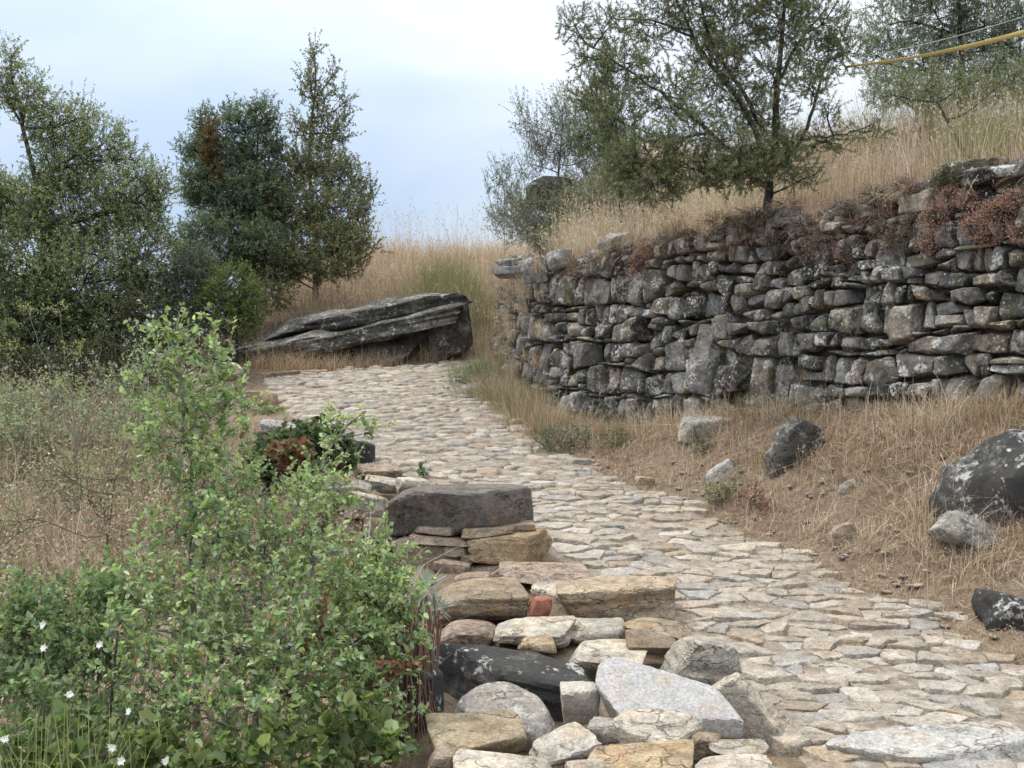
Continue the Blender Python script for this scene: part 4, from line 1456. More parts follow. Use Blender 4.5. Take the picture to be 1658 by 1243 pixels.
for k, q in enumerate(pts):
    w = r.uniform(.008, .026)
    V, F = rock((w * 1.3, w * r.uniform(.6, 1), w * r.uniform(.25, .45)), 9000 + k, 2, 7, 26, w * .2, 20)
    V = V @ rot(0, 0, r.uniform(0, 6)).T + np.array([q[0], q[1], height1(q[0], q[1]) + w * .05])
    g.add(V, f3=F, C=PATH_COLS[r.integers(len(PATH_COLS))] * r.uniform(.7, 1.05))
tag(g.build('pebbles', M['path']), 'small pebbles scattered on the bank and path rim', 'pebbles', kind='stuff')

# tufts on and under the wall corner, and along the head of the path
g = Geo()
corner = region_fn(-.75, .35, 9.6, 14.2, lambda x, y: (x > xr(y) + .02) & (x < xw(y) + .02))
pts, o = clumped(4200, corner, r, 70, .09)
blades(g, pts, r.uniform(.12, .38, len(pts)), r, STRAW + GREENGRASS, .0045, .6, leandir=o + r.normal(0, .04, o.shape))
pts, o = clumped(2600, region_fn(-.75, .0, 11.0, 13.0, lambda x, y: x > xr(y) - .25), r, 22, .10)
blades(g, pts, r.uniform(.08, .2, len(pts)), r, [(.20, .24, .13, 3), (.27, .29, .17, 2), (.33, .32, .2, 1)], .005, .8, leandir=o + r.normal(0, .04, o.shape))
ss = r.uniform(.2, 3.9, 46)
for s in ss:      # growing out of the joints of the return face
    p, t, n = wall_frame(np.array([s]))
    zb, zt = zwb(p[0, 1]), zwt(p[0, 1])
    zc = r.uniform(zb + .1, zt)
    m = int(r.integers(30, 80))
    q = p + n * .02 + r.normal(0, .03, (m, 2))
    blades(g, q, r.uniform(.08, .26, m), r, STRAW_P + STRAW, .0045, 1.0, leandir=n + r.normal(0, .7, (m, 2)), z=np.full(m, zc) + r.normal(0, .03, m), droop=.6)
head = region_fn(-3.2, -.3, 12.7, 14.4, lambda x, y: (y > np.interp(x, [-2.8, -1.95, -.98, -.5], [12.7, 13.05, 13.55, 14.25])) & (y < 14.2))
pts, o = clumped(6500, head, r, 120, .08)
blades(g, pts, r.uniform(.08, .34, len(pts)), r, STRAW + STRAW_B, .005, .8, leandir=o + r.normal(0, .04, o.shape))
tag(g.build('dry_grass', M['straw'], smooth=False), 'tufts of yellowish grass at the wall corner and head of the path', 'grass', kind='stuff')

# ---- trees on the left
OAK = [(0.204, 0.252, 0.119, 4), (0.264, 0.312, 0.156, 3), (0.342, 0.384, 0.213, 2), (0.126, 0.156, 0.081, 3), (0.300, 0.264, 0.138, 0.7)]
JUN = [(0.109, 0.161, 0.103, 4), (0.149, 0.207, 0.121, 3), (0.201, 0.241, 0.149, 2), (0.086, 0.115, 0.083, 2)]
RUST = [(.17, .10, .04, 3), (.12, .085, .04, 2), (.07, .07, .04, 1)]
BRNGRN = [(0.186, 0.204, 0.102, 4), (0.240, 0.216, 0.108, 2), (0.144, 0.174, 0.096, 4), (0.288, 0.198, 0.096, 1)]
GT = 'trees and tall shrubs on the left skyline'


def gbase(px, d):
    x = (px - 829) / FPX * d
    return np.array([x, d, height1(x, d)])


plant('evergreen_oak', 'big olive green tree with a tall ragged spike at the left edge', 'tree', gbase(110, 13.4),
      [(18, 98, 12, 34, 13.4, .9), (10, 150, 25, 30, 13.4), (45, 155, 32, 36, 13.4, .8), (82, 200, 44, 40, 13.4, .9), (128, 190, 26, 34, 13.3, .7), (165, 235, 42, 42, 13.2, .75), (208, 258, 26, 28, 13.2, .6),
       (110, 270, 60, 50, 13.4), (30, 330, 60, 45, 13.3), (120, 345, 95, 65, 13.2), (215, 320, 55, 55, 13.0), (250, 300, 28, 30, 13.0, .8), (40, 425, 75, 70, 13.0), (140, 450, 100, 75, 12.8), (240, 420, 50, 85, 12.9),
       (60, 540, 90, 70, 12.8), (185, 545, 85, 65, 12.7), (-30, 480, 50, 120, 13.2), (10, 590, 50, 50, 12.7), (-20, 330, 40, 60, 13.2)],
      OAK, 201, leaf=(.031, .016), per=24, tw=(.2, .42), density=2.4, trunk=.075, group=GT, branch_n=5)
plant('dark_juniper', 'dark green bushy juniper with a rust brown streak left of the spiky tree', 'tree', gbase(375, 15.2),
      [(308, 245, 20, 18, 15.2), (335, 205, 18, 28, 15.2), (385, 195, 28, 26, 15.2), (425, 190, 20, 30, 15.2), (440, 225, 15, 20, 15.2), (360, 255, 45, 38, 15.2), (420, 260, 36, 42, 15.2), (370, 320, 66, 50, 15.0), (325, 300, 30, 40, 15),
       (420, 330, 45, 50, 15), (350, 400, 70, 55, 14.6), (420, 410, 50, 50, 14.6), (343, 235, 9, 40, 14.9, 1.3, RUST), (348, 285, 10, 35, 14.85, 1.2, RUST)],
      JUN, 202, leaf=(.05, .014), per=24, tw=(.18, .34), density=1.9, trunk=.06, group=GT, branch_n=4, up=.5)
plant('spiky_tree', 'sparse brownish tree with the tallest pointed top on the left skyline', 'tree', gbase(510, 15.8),
      [(508, 82, 7, 26, 15.8, .8), (503, 125, 12, 28, 15.8, .7), (516, 165, 16, 32, 15.8, .75), (540, 120, 7, 30, 15.8, .6), (558, 165, 9, 30, 15.8, .55), (487, 148, 9, 24, 15.8, .5), (478, 205, 13, 22, 15.8, .7), (520, 215, 34, 32, 15.8, .8),
       (555, 215, 14, 28, 15.8, .7), (505, 262, 44, 32, 15.6), (550, 290, 38, 38, 15.5), (590, 320, 20, 28, 15.4, .8), (470, 280, 30, 36, 15.4), (470, 340, 60, 46, 15.2), (545, 350, 58, 44, 15.2), (500, 395, 90, 36, 15.0), (430, 350, 36, 50, 15.1), (450, 430, 60, 30, 14.6), (565, 400, 48, 32, 14.9), (520, 432, 80, 24, 14.7)],
      BRNGRN, 203, leaf=(.036, .018), per=22, tw=(.2, .4), density=2.0, trunk=.05, group=GT, up=.7, branch_n=4)
plant('green_shrub', 'rounded fresh green shrub under the dark juniper', 'shrub', gbase(382, 12.6),
      [(380, 470, 48, 48, 12.6), (400, 500, 34, 40, 12.5), (350, 495, 34, 42, 12.6), (380, 520, 45, 30, 12.4)],
      [(.115, .165, .035, 4), (.15, .20, .045, 3), (.085, .12, .03, 2)], 204, leaf=(.026, .013), per=12, tw=(.1, .18), density=.8, trunk=.025, group=GT)
plant('grey_shrub', 'grey green feathery shrub left of the fresh green one', 'shrub', gbase(318, 12.9),
      [(318, 430, 34, 34, 12.9), (300, 470, 36, 40, 12.9), (335, 460, 30, 40, 12.8), (300, 520, 45, 35, 12.7)],
      [(.13, .165, .115, 4), (.17, .20, .14, 3), (.09, .12, .08, 2)], 205, leaf=(.034, .008), per=14, tw=(.12, .2), density=1.2, trunk=.025, group=GT, up=.6)
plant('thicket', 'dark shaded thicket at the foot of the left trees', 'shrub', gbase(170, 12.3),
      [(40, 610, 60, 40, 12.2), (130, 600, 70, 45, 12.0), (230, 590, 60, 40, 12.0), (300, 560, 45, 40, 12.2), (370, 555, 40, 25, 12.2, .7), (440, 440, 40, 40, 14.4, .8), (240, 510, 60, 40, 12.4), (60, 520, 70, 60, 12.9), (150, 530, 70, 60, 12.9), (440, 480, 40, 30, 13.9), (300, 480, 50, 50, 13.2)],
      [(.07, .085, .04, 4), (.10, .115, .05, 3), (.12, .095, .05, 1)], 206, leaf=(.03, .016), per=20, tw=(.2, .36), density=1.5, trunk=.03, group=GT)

# ---- trees and shrubs on the right
JUN2 = [(0.230, 0.213, 0.149, 1.5), (0.201, 0.243, 0.131, 4), (0.262, 0.308, 0.161, 3), (0.151, 0.178, 0.112, 3), (0.323, 0.373, 0.182, 1.5), (0.323, 0.187, 0.121, 1.2)]
JB = dict(r=.03, r2=.008)
plant('juniper', 'open juniper with dark forked trunk growing on top of the wall', 'tree', P(1243, 345, 9.3),
      [(985, 45, 40, 38, 9.2, .5), (945, 90, 28, 30, 9.2, .4), (1010, 110, 50, 42, 9.1, .6), (1060, 40, 50, 45, 9.3, .5), (1120, 20, 45, 40, 9.3, .6), (1075, 150, 60, 45, 9.0, .65), (1000, 190, 42, 45, 9.0, .6), (1180, 45, 60, 55, 9.5, .65),
       (1260, 30, 55, 50, 9.4, .8), (1330, 40, 50, 45, 9.2, .7), (1375, 85, 25, 38, 9.1, .5), (1120, 215, 60, 42, 8.8, .7), (1050, 245, 55, 42, 8.8, .75), (1180, 160, 50, 45, 9.3, .55), (1200, 235, 45, 30, 8.9, .6), (1310, 140, 40, 36, 9.0, .5),
       (1130, 275, 70, 30, 8.8, 1.0), (1060, 305, 55, 24, 8.7, .9), (1190, 285, 50, 26, 8.9, 1.0), (1010, 275, 40, 30, 8.9, .8), (1280, 265, 40, 24, 9.0, .5), (1160, 100, 60, 50, 9.3, .7), (1235, 190, 50, 40, 9.2, .6), (1320, 95, 45, 40, 9.2, .6), (1400, 215, 40, 16, 8.9, .45), (1340, 185, 28, 22, 8.9, .35), (1250, 120, 40, 40, 9.3, .5), (1225, 265, 46, 28, 9.0, .9), (1275, 235, 36, 28, 9.05, .7), (1300, 290, 34, 16, 9.0, .6), (950, 150, 34, 34, 9.2, .6), (930, 40, 30, 30, 9.2, .5), (1340, 230, 40, 18, 9.0, .6), (1240, -40, 120, 50, 9.4, .6), (1080, -40, 90, 45, 9.3, .5)],
      JUN2, 301, leaf=(.028, .0058), kind='needle', per=46, tw=(.10, .22), density=1.35, trunk=.035, mat='needle', group='plants on the terrace', twig_r=.002, branch_n=5, spread=.6, up=.25,
      limbs=[dict(pts=[(1243, 352, 9.3), (1245, 300, 9.25), (1254, 240, 9.25), (1258, 160, 9.3), (1266, 60, 9.35), (1272, -60, 9.4)], r=.042, r2=.010),
             dict(pts=[(1244, 290, 9.25), (1225, 205, 9.2), (1175, 135, 9.2), (1120, 60, 9.25), (1085, -30, 9.3)], **JB),
             dict(pts=[(1236, 215, 9.25), (1205, 150, 9.35), (1150, 70, 9.4), (1130, -20, 9.4)], r=.022, r2=.008),
             dict(pts=[(1240, 300, 9.25), (1190, 255, 9.0), (1120, 262, 8.85), (1050, 285, 8.75)], r=.026, r2=.006),
             dict(pts=[(1215, 265, 9.1), (1150, 215, 8.95), (1075, 150, 9.0), (1010, 110, 9.1), (960, 75, 9.2)], r=.022, r2=.005),
             dict(pts=[(1150, 215, 8.95), (1080, 225, 8.8), (1010, 200, 9.0)], r=.014, r2=.005),
             dict(pts=[(1248, 285, 9.25), (1300, 225, 9.1), (1325, 150, 9.05), (1345, 70, 9.1)], r=.022, r2=.007),
             dict(pts=[(1298, 226, 9.1), (1350, 222, 9.0), (1410, 205, 8.9)], r=.012, r2=.004),
             dict(pts=[(1258, 140, 9.3), (1290, 70, 9.3), (1340, 10, 9.2)], r=.018, r2=.006),
             dict(pts=[(1120, 60, 9.25), (1060, 30, 9.3), (990, 30, 9.2)], r=.012, r2=.004)])
OLV = [(0.191, 0.239, 0.167, 4), (0.255, 0.303, 0.216, 3), (0.144, 0.176, 0.128, 3), (0.319, 0.367, 0.271, 1)]
plant('olive_tree', 'grey green leafy tree behind the tape in the top right corner', 'tree', np.array([5.2, 12.6, height1(5.2, 12.6)]),
      [(1440, 40, 50, 50, 12.6, .7), (1520, 30, 65, 60, 12.7), (1600, 40, 60, 60, 12.6), (1660, 60, 50, 60, 12.5), (1480, 100, 60, 45, 12.5, .7), (1560, 110, 65, 40, 12.4), (1640, 120, 50, 40, 12.3), (1550, -40, 150, 50, 12.6), (1420, 90, 34, 44, 12.4, .9), (1440, 150, 44, 30, 12.0), (1520, 160, 55, 28, 11.8), (1610, 155, 55, 30, 11.7)],
      OLV, 302, leaf=(.038, .010), per=20, tw=(.2, .36), density=1.8, trunk=.06, group='plants on the terrace')
plant('broom_shrub', 'grey green upswept broom shrub on the crest beside the dark rock', 'shrub', np.array([.55, 13.6, height1(.55, 13.6)]),
      [(845, 185, 14, 26, 13.6, .5), (870, 215, 34, 36, 13.6, .6), (912, 180, 32, 34, 13.6, .6), (900, 240, 44, 36, 13.5, .7), (930, 215, 38, 44, 13.5, .7), (860, 265, 26, 26, 13.5, .5), (960, 250, 40, 45, 13.4, .7)],
      [(.15, .18, .125, 4), (.19, .22, .16, 3), (.11, .135, .09, 2)], 303, leaf=(.028, .011), per=14, tw=(.22, .4), density=2.6, trunk=.03, group='plants on the terrace', up=.9, bark='greybark')
plant('broom_shrub', 'small sparse broom shrub left of the dark crest rock', 'shrub', np.array([.05, 14.0, height1(.05, 14.0)]),
      [(812, 272, 20, 18, 14, .5), (800, 300, 18, 18, 14, .5), (828, 300, 24, 24, 14, .6), (840, 325, 28, 18, 13.9, .8), (850, 355, 40, 22, 13.6, .9), (815, 345, 30, 20, 13.8, .8), (880, 380, 36, 18, 13.2, .7)],
      [(.15, .18, .125, 4), (.19, .22, .16, 3), (.11, .135, .09, 2)], 304, leaf=(.028, .011), per=14, tw=(.2, .36), density=2.2, trunk=.008, group='plants on the terrace', up=.8, bark='greybark')
plant('young_pine', 'soft yellow green bush between broom and juniper', 'shrub', np.array([1.15, 11.8, height1(1.15, 11.8)]),
      [(985, 100, 22, 30, 11.8, .8), (975, 160, 34, 38, 11.8, .8), (960, 215, 36, 40, 11.7, .8), (1005, 230, 36, 40, 11.6, .7), (1010, 290, 40, 30, 11.4, .6)],
      [(.17, .215, .095, 4), (.20, .245, .11, 3), (.12, .15, .075, 2)], 305, leaf=(.045, .005), kind='needle', per=30, tw=(.12, .22), density=1.3, trunk=.03, mat='needle', group='plants on the terrace')

plant('crest_bush', 'dense grey green bush filling the crest around the dark rock', 'shrub', np.array([.45, 13.2, height1(.45, 13.2)]),
      [(880, 350, 44, 30, 13.0), (845, 330, 26, 22, 13.1), (915, 312, 26, 20, 13.2, .5), (830, 365, 36, 24, 13.2, .8), (935, 335, 44, 34, 12.9), (950, 290, 40, 40, 13.3), (985, 320, 44, 40, 12.6), (1000, 260, 36, 44, 12.8), (860, 385, 50, 20, 12.8, .8), (1030, 330, 40, 30, 11.8, .8)],
      [(.19, .22, .15, 4), (.25, .27, .19, 3), (.14, .16, .105, 2), (.33, .30, .2, 1)], 306, leaf=(.032, .011), per=16, tw=(.2, .36), density=1.5, trunk=.03, group='plants on the terrace', up=.7, bark='greybark')
plant('terrace_bush', 'olive green bush under the tape at the right end of the terrace', 'shrub', np.array([4.2, 9.8, height1(4.2, 9.8)]),
      [(1500, 140, 50, 34, 10.2, .8), (1570, 135, 50, 36, 10.0, .8), (1640, 130, 44, 38, 9.8, .8), (1440, 150, 36, 26, 10.4, .6)],
      [(.17, .20, .11, 4), (.22, .25, .145, 3), (.12, .145, .08, 2), (.30, .28, .17, 1)], 307, leaf=(.034, .010), per=16, tw=(.2, .36), density=1.3, trunk=.03, group='plants on the terrace', up=.8)

# ---- foreground left
OAKF = [(0.454, 0.482, 0.354, 1.2), (0.389, 0.257, 0.153, 0.25),  (0.270, 0.353, 0.236, 3), (0.306, 0.419, 0.194, 4), (0.390, 0.506, 0.245, 3), (0.238, 0.326, 0.143, 3), (0.501, 0.593, 0.336, 1.6), (0.167, 0.231, 0.097, 2), (0.417, 0.448, 0.206, 0.8)]
GF = 'green bushes in the left foreground'
FB = lambda px, py, d: P(px, py, d)


def sprout(label, name, blobs, seed, base, limbs=None, **k):
    kw = dict(leaf=(.022, .0125), kind='leaf', per=19, tw=(.11, .23), density=1.2, trunk=.016, bark='greybark', group=GF, twig_r=.0014, branch_n=5, up=.45, shell=.3)
    kw.update(k)
    return plant(name, label, 'shrub', base, blobs, k.get('pal', OAKF) if False else kw.pop('pal', OAKF), seed, limbs=limbs, **kw)


sprout('tall slender oak sapling with a bare grey stem in the left foreground', 'oak_sapling',
       [(285, 535, 38, 24, 4.3, .52), (345, 575, 50, 34, 4.3, .52), (255, 585, 45, 38, 4.3, .52), (310, 640, 85, 42, 4.3, .6), (375, 650, 48, 40, 4.2, .52), (280, 705, 60, 40, 4.2, .52), (350, 720, 60, 45, 4.2, .52), (300, 775, 60, 40, 4.2, .52), (365, 800, 55, 45, 4.1, .5), (285, 850, 55, 40, 4.1, .6), (360, 870, 60, 40, 4.0, .5)],
       401, FB(318, 1300, 4.2), limbs=[dict(pts=[(318, 1320, 4.2), (316, 1000, 4.2), (309, 880, 4.2), (312, 780, 4.22), (298, 680, 4.25), (292, 590, 4.3), (286, 520, 4.3)], r=.018, r2=.004),
                                       dict(pts=[(314, 940, 4.2), (345, 880, 4.15), (375, 800, 4.1)], r=.009, r2=.003)])
sprout('broad dense green oak bush in the middle of the left foreground', 'oak_bush',
       [(430, 800, 50, 45, 4.3, .7), (500, 830, 55, 45, 4.3, .8), (430, 880, 75, 55, 4.1), (520, 910, 65, 55, 4.1), (300, 950, 90, 50, 3.95), (410, 970, 100, 60, 3.9), (250, 1020, 90, 60, 3.8), (370, 1060, 120, 65, 3.75), (480, 1050, 90, 70, 3.8), (330, 1150, 120, 65, 3.6), (450, 1160, 90, 65, 3.65), (240, 1110, 80, 60, 3.65)],
       402, FB(400, 1400, 3.9), trunk=.022, density=.62)
sprout('green oak bush next to the stone heap with a few rust brown leaves', 'oak_bush',
       [(610, 900, 40, 32, 4.4, .8), (590, 960, 75, 50, 4.3), (640, 980, 45, 45, 4.2), (560, 1040, 80, 55, 4.1), (625, 1060, 50, 60, 4.1, .9), (540, 1130, 80, 55, 3.9, .8), (610, 1160, 55, 60, 3.95, .8), (545, 1220, 90, 45, 3.8, .6),
        (640, 1085, 16, 22, 3.98, .8, [(.26, .12, .075, 2), (.20, .10, .065, 1)]), (520, 1020, 10, 22, 3.95, .5, [(.25, .12, .075, 1)]), (470, 1110, 18, 24, 3.8, .5, [(.24, .12, .075, 1)])],
       403, FB(585, 1420, 4.1), trunk=.02, bark='twig')
sprout('low pale green bush in the bottom left corner', 'oak_bush',
       [(60, 1000, 75, 50, 4.0, 1.4), (130, 1060, 80, 60, 3.9, 1.4), (30, 1090, 70, 60, 3.9, 1.4), (110, 1160, 100, 60, 3.7, 1.4), (180, 970, 60, 40, 4.1, 1.3), (200, 1210, 90, 45, 3.55, 1.3)],
       404, FB(110, 1420, 3.9), pal=[(.20, .29, .14, 4), (.25, .33, .17, 3), (.15, .21, .10, 2), (.30, .35, .2, 1)])
sprout('thin sprig with few leaves leaning over the path rim', 'leafy_sprig',
       [(560, 690, 22, 22, 5.2, .5), (535, 705, 24, 20, 5.2, .4), (600, 700, 14, 14, 5.2, .4), (520, 760, 40, 22, 5.0, .5), (465, 790, 40, 30, 4.9, .6), (540, 800, 45, 30, 4.9, .6)],
       405, FB(500, 1000, 5.0), limbs=[dict(pts=[(495, 1000, 5.0), (512, 800, 5.05), (520, 745, 5.1), (560, 690, 5.2), (590, 665, 5.2)], r=.010, r2=.003)])
sprout('dark leafy bramble hanging over the black rock at the path rim', 'bramble',
       [(470, 720, 40, 24, 7.6, .8), (520, 720, 40, 26, 7.8, .7), (450, 760, 50, 30, 7.2, .8), (560, 745, 26, 20, 7.8, .5), (470, 745, 22, 26, 7.0, .9, [(.27, .12, .085, 2), (.22, .12, .08, 1), (.14, .15, .08, 1.5)])],
       406, FB(480, 830, 7.3), pal=[(.10, .14, .065, 4), (.14, .18, .09, 3), (.07, .095, .05, 2)], leaf=(.04, .026), tw=(.1, .2))
sprout('round leaved bramble at the bottom edge below the bushes', 'bramble',
       [(90, 1225, 90, 35, 3.4, .7), (270, 1235, 90, 30, 3.35, .7), (420, 1235, 70, 30, 3.4, .6), (560, 1200, 60, 40, 3.6, .45), (600, 1235, 60, 30, 3.55, .5)],
       407, FB(350, 1420, 3.4), pal=[(.13, .19, .07, 3), (.19, .25, .10, 2), (.26, .30, .12, 1), (.09, .13, .05, 2)], leaf=(.036, .028), bark='twig')

# ---- scrub on the left slope: dry stems with tiny leaves, too many to count
g = Geo()
gs = Geo()
left = region_fn(-7.5, -.5, 4.6, 12.6, lambda x, y: (x < xh(y) - .15) & (x / y > -.55))
pts, o = clumped(9000, left, r, 260, .16)
blades(g, pts, r.uniform(.15, .45, len(pts)), r, [(.48, .38, .28, 3), (.58, .49, .37, 3), (.36, .26, .2, 2), (.34, .32, .21, 1)], .005, 1.0, leandir=o + r.normal(0, .1, o.shape))
pts = left(1300)
blades(g, pts, r.uniform(.4, .85, len(pts)), r, [(.62, .55, .44, 2), (.52, .44, .33, 2), (.42, .33, .24, 1)], .0055, .9, seeds=.3, seedpal=[(.66, .62, .52, 1)], seed_size=.014)
for k, c in enumerate(left(270)):
    rad = r.uniform(.16, .42); hgt = r.uniform(.2, .65) * np.interp(c[1], [4.6, 6, 10], [.7, 1, 1.2])
    n = int(300 * (rad / .3) ** 2)
    u = sphere_dirs(n, r); u[:, 2] = np.abs(u[:, 2])
    q = u * r.uniform(.35, 1.08, (n, 1)) * (1 + .3 * fbm(u * 2.5 + k, 2, k)[:, None])
    xy_ = c + q[:, :2] * rad
    pos = np.concatenate([xy_, (height(xy_[:, 0], xy_[:, 1]) + q[:, 2] * hgt)[:, None]], 1)
    green = np.interp(c[1], [5, 7.5, 11], [.25, .42, .75])
    if r.random() < green:
        pal = [[(.27, .30, .17, 3), (.34, .37, .23, 2), (.20, .22, .125, 2), (.44, .44, .31, 1), (.42, .33, .22, .8)], [(.31, .35, .21, 3), (.40, .43, .28, 2), (.22, .25, .15, 1)]][r.integers(2)]
    else:
        pal = [[(.42, .34, .24, 3), (.52, .44, .33, 2), (.32, .23, .165, 2), (.60, .54, .43, 1), (.30, .31, .19, 2)], [(.48, .40, .29, 3), (.36, .26, .19, 2), (.36, .36, .24, 2), (.62, .55, .44, 1)]][r.integers(2)]
    sz = r.uniform(.7, 1.2)
    leaves(g, pos, r.normal(0, 1, (n, 3)) + u, r.normal(0, .6, (n, 3)) + np.array([0, 0, .6]), r.uniform(.024, .05, n) * sz, r.uniform(.012, .022, n) * sz, pick(pal, n, r), 'rhomb')
    m = n // 14
    V, F = straight_tubes(np.tile(np.array([c[0], c[1], height1(c[0], c[1])]), (m, 1)) + r.normal(0, .06, (m, 3)) * np.array([1, 1, 0]), pos[:m], .0028, .0016)
    g.add(V, f4=F, C=[.27, .2, .15])
tag(g.build('dry_scrub', M['straw'], smooth=False), 'tangled dry brown and olive scrub on the left slope', 'scrub', kind='stuff')

PALEG = [(.27, .32, .20, 3), (.34, .39, .26, 3), (.20, .24, .14, 2), (.42, .44, .32, 1)]
plant('pale_shrub', 'pale sage green shrub at the upper left edge of the dry scrub', 'shrub', gbase(70, 10.2),
      [(30, 660, 50, 34, 10.2), (95, 650, 46, 34, 10.4), (60, 700, 60, 30, 9.8, .8), (0, 700, 40, 30, 9.9, .8)], PALEG, 411, leaf=(.034, .015), per=14, tw=(.16, .3), density=.8, trunk=.02, group=GF + ' and slope', bark='greybark', up=.6)
plant('pale_shrub', 'grey green shrub left of the tall oak sapling top', 'shrub', gbase(190, 9.6),
      [(190, 620, 46, 36, 9.6, .8), (160, 670, 55, 34, 9.4, .8), (225, 670, 40, 34, 9.2, .8), (240, 600, 34, 30, 9.8, .8)], PALEG, 412, leaf=(.034, .015), per=14, tw=(.16, .3), density=.65, trunk=.02, group=GF + ' and slope', bark='greybark', up=.6)
plant('weedy_shrub', 'loose olive weed patch in the middle of the dry scrub', 'shrub', gbase(150, 7.4),
      [(90, 770, 60, 30, 7.6, .7), (190, 760, 60, 34, 7.6, .7), (150, 820, 70, 34, 7.0, .6), (30, 840, 50, 34, 7.0, .6)], [(.30, .31, .19, 3), (.38, .36, .25, 2), (.42, .34, .24, 2), (.22, .23, .14, 1)], 413, leaf=(.03, .014), per=12, tw=(.14, .28), density=.6, trunk=.014, group=GF + ' and slope', bark='twig', up=.6)

# ---- yellow green umbel plant in front of the left trees
YEL = [(.34, .36, .10, 3), (.28, .33, .10, 2), (.40, .40, .14, 1)]
plant('fennel', 'wispy yellow green fennel with thin stalks in front of the left tree', 'plant', P(125, 760, 8.2),
      [(45, 500, 16, 8, 8.2, .5), (92, 500, 18, 10, 8.2, .6), (20, 560, 14, 8, 8.2, .4), (118, 565, 18, 18, 8.2, .5), (105, 610, 20, 16, 8.2, .4), (60, 640, 14, 10, 8.2, .35), (150, 600, 16, 20, 8.2, .3, [(.2, .25, .12, 1)])],
      YEL, 410, leaf=(.022, .008), per=8, tw=(.06, .12), density=.4, trunk=.008, bark='greybark', twig_r=.0015, branch_n=3,
      limbs=[dict(pts=[(125, 780, 8.2), (118, 640, 8.2), (95, 510, 8.2)], r=.006, r2=.002), dict(pts=[(122, 720, 8.2), (80, 600, 8.2), (45, 505, 8.2)], r=.005, r2=.002),
             dict(pts=[(124, 740, 8.2), (150, 640, 8.2), (165, 560, 8.2)], r=.005, r2=.002), dict(pts=[(100, 650, 8.2), (50, 600, 8.2), (15, 555, 8.2)], r=.004, r2=.002)])

# ---- grey spurge hanging over the rim of the stone heap
sp = empty('grey_spurge', P(690, 1060, 4.75))
tag(sp, 'spiky blue grey plant with brown hanging stalks between bush and stone heap', 'plant')
for (px, py, dd, L_, nn) in [(690, 955, 4.7, .105, 90), (672, 985, 4.6, .085, 70), (706, 985, 4.75, .08, 60), (655, 930, 4.75, .06, 40), (693, 1062, 4.5, .06, 50), (660, 1030, 4.5, .07, 40)]:
    g = Geo()
    c = P(px, py, dd)
    u = sphere_dirs(nn, r); u[:, 2] = u[:, 2] * .8 + .15
    leaves(g, c + unit(u) * .01, u, r.normal(0, .3, (nn, 3)) + np.array([0, 0, 1]), L_ * r.uniform(.7, 1.15, nn), .011, pick([(.30, .36, .36, 3), (.38, .43, .43, 2), (.22, .28, .27, 1)], nn, r), 'rhomb', .15)
    g.build('rosette', M['leaf'], sp, smooth=False)
g = Geo()
for k in range(120):
    px = r.uniform(632, 702); dd = 4.35 + r.normal(0, .1)
    a = P(px + r.normal(0, 8), r.uniform(960, 1060), dd + .15)
    b = P(px + r.normal(0, 16), r.uniform(1140, 1300), dd - .1)
    V, F = tube(curve(a, b, r, 6, .05), np.linspace(.004, .0022, 6), 4)
    g.add(V, f4=F, C=pick([(.24, .14, .10, 3), (.33, .22, .16, 2), (.16, .10, .08, 2)], 1, r)[0])
tag(g.build('dry_stalks', M['straw'], sp), kind='stuff')

# ---- white starry flowers on long stems in the lower left corner
fl = empty('scabious', P(120, 1330, 3.3))
tag(fl, 'thin stemmed plant with small white starry flowers in the lower left corner', 'plant')
g = Geo()
heads = [(113, 1124, 3.3), (209, 1152, 3.3), (181, 1210, 3.25), (197, 1232, 3.2), (269, 1232, 3.25), (8, 1197, 3.2), (162, 1044, 3.4), (71, 1049, 3.45), (70, 1012, 3.6)]
wm = flat_mat('white petals', (.68, .68, .62), .7)
for (px, py, dd) in heads:
    c = P(px, py, dd)
    root_p = P(60 + .4 * px + r.normal(0, 20), 1330, dd)
    q = curve(root_p, c, r, 10, .05)
    V, F = tube(q, np.linspace(.0022, .0012, 10), 4)
    mesh_obj('stem', V, [F], M['straw'], fl, np.array([.30, .34, .18]))
    h = Geo()
    m = 14
    th = np.linspace(0, 2 * math.pi, m, endpoint=False) + r.uniform(0, 1)
    ax = unit(np.array([r.normal(0, .4), -1, .6])); e1 = unit(np.cross(ax, [0, 0, 1.0])); e2 = np.cross(ax, e1)
    dv = np.cos(th)[:, None] * e1 + np.sin(th)[:, None] * e2 + ax * r.uniform(0, .5, (m, 1))
    leaves(h, np.tile(c, (m, 1)), dv, np.tile(ax, (m, 1)), r.uniform(.010, .018, m), .006, np.full((m, 3), .6), 'rhomb', .1)
    h.build('flower_head', wm, fl, smooth=False)
n = 160
lf = Geo()
xy0 = np.stack([P(px, 1330, 3.3)[:2] for px in r.uniform(-10, 240, n)])
blades(lf, xy0 + r.normal(0, .05, (n, 2)), r.uniform(.2, .42, n), r, [(.26, .31, .14, 2), (.34, .36, .2, 1)], .006, .5, z=np.full(n, P(0, 1330, 3.3)[2]))
lf.build('grassy_leaves', M['leaf'], fl, smooth=False)

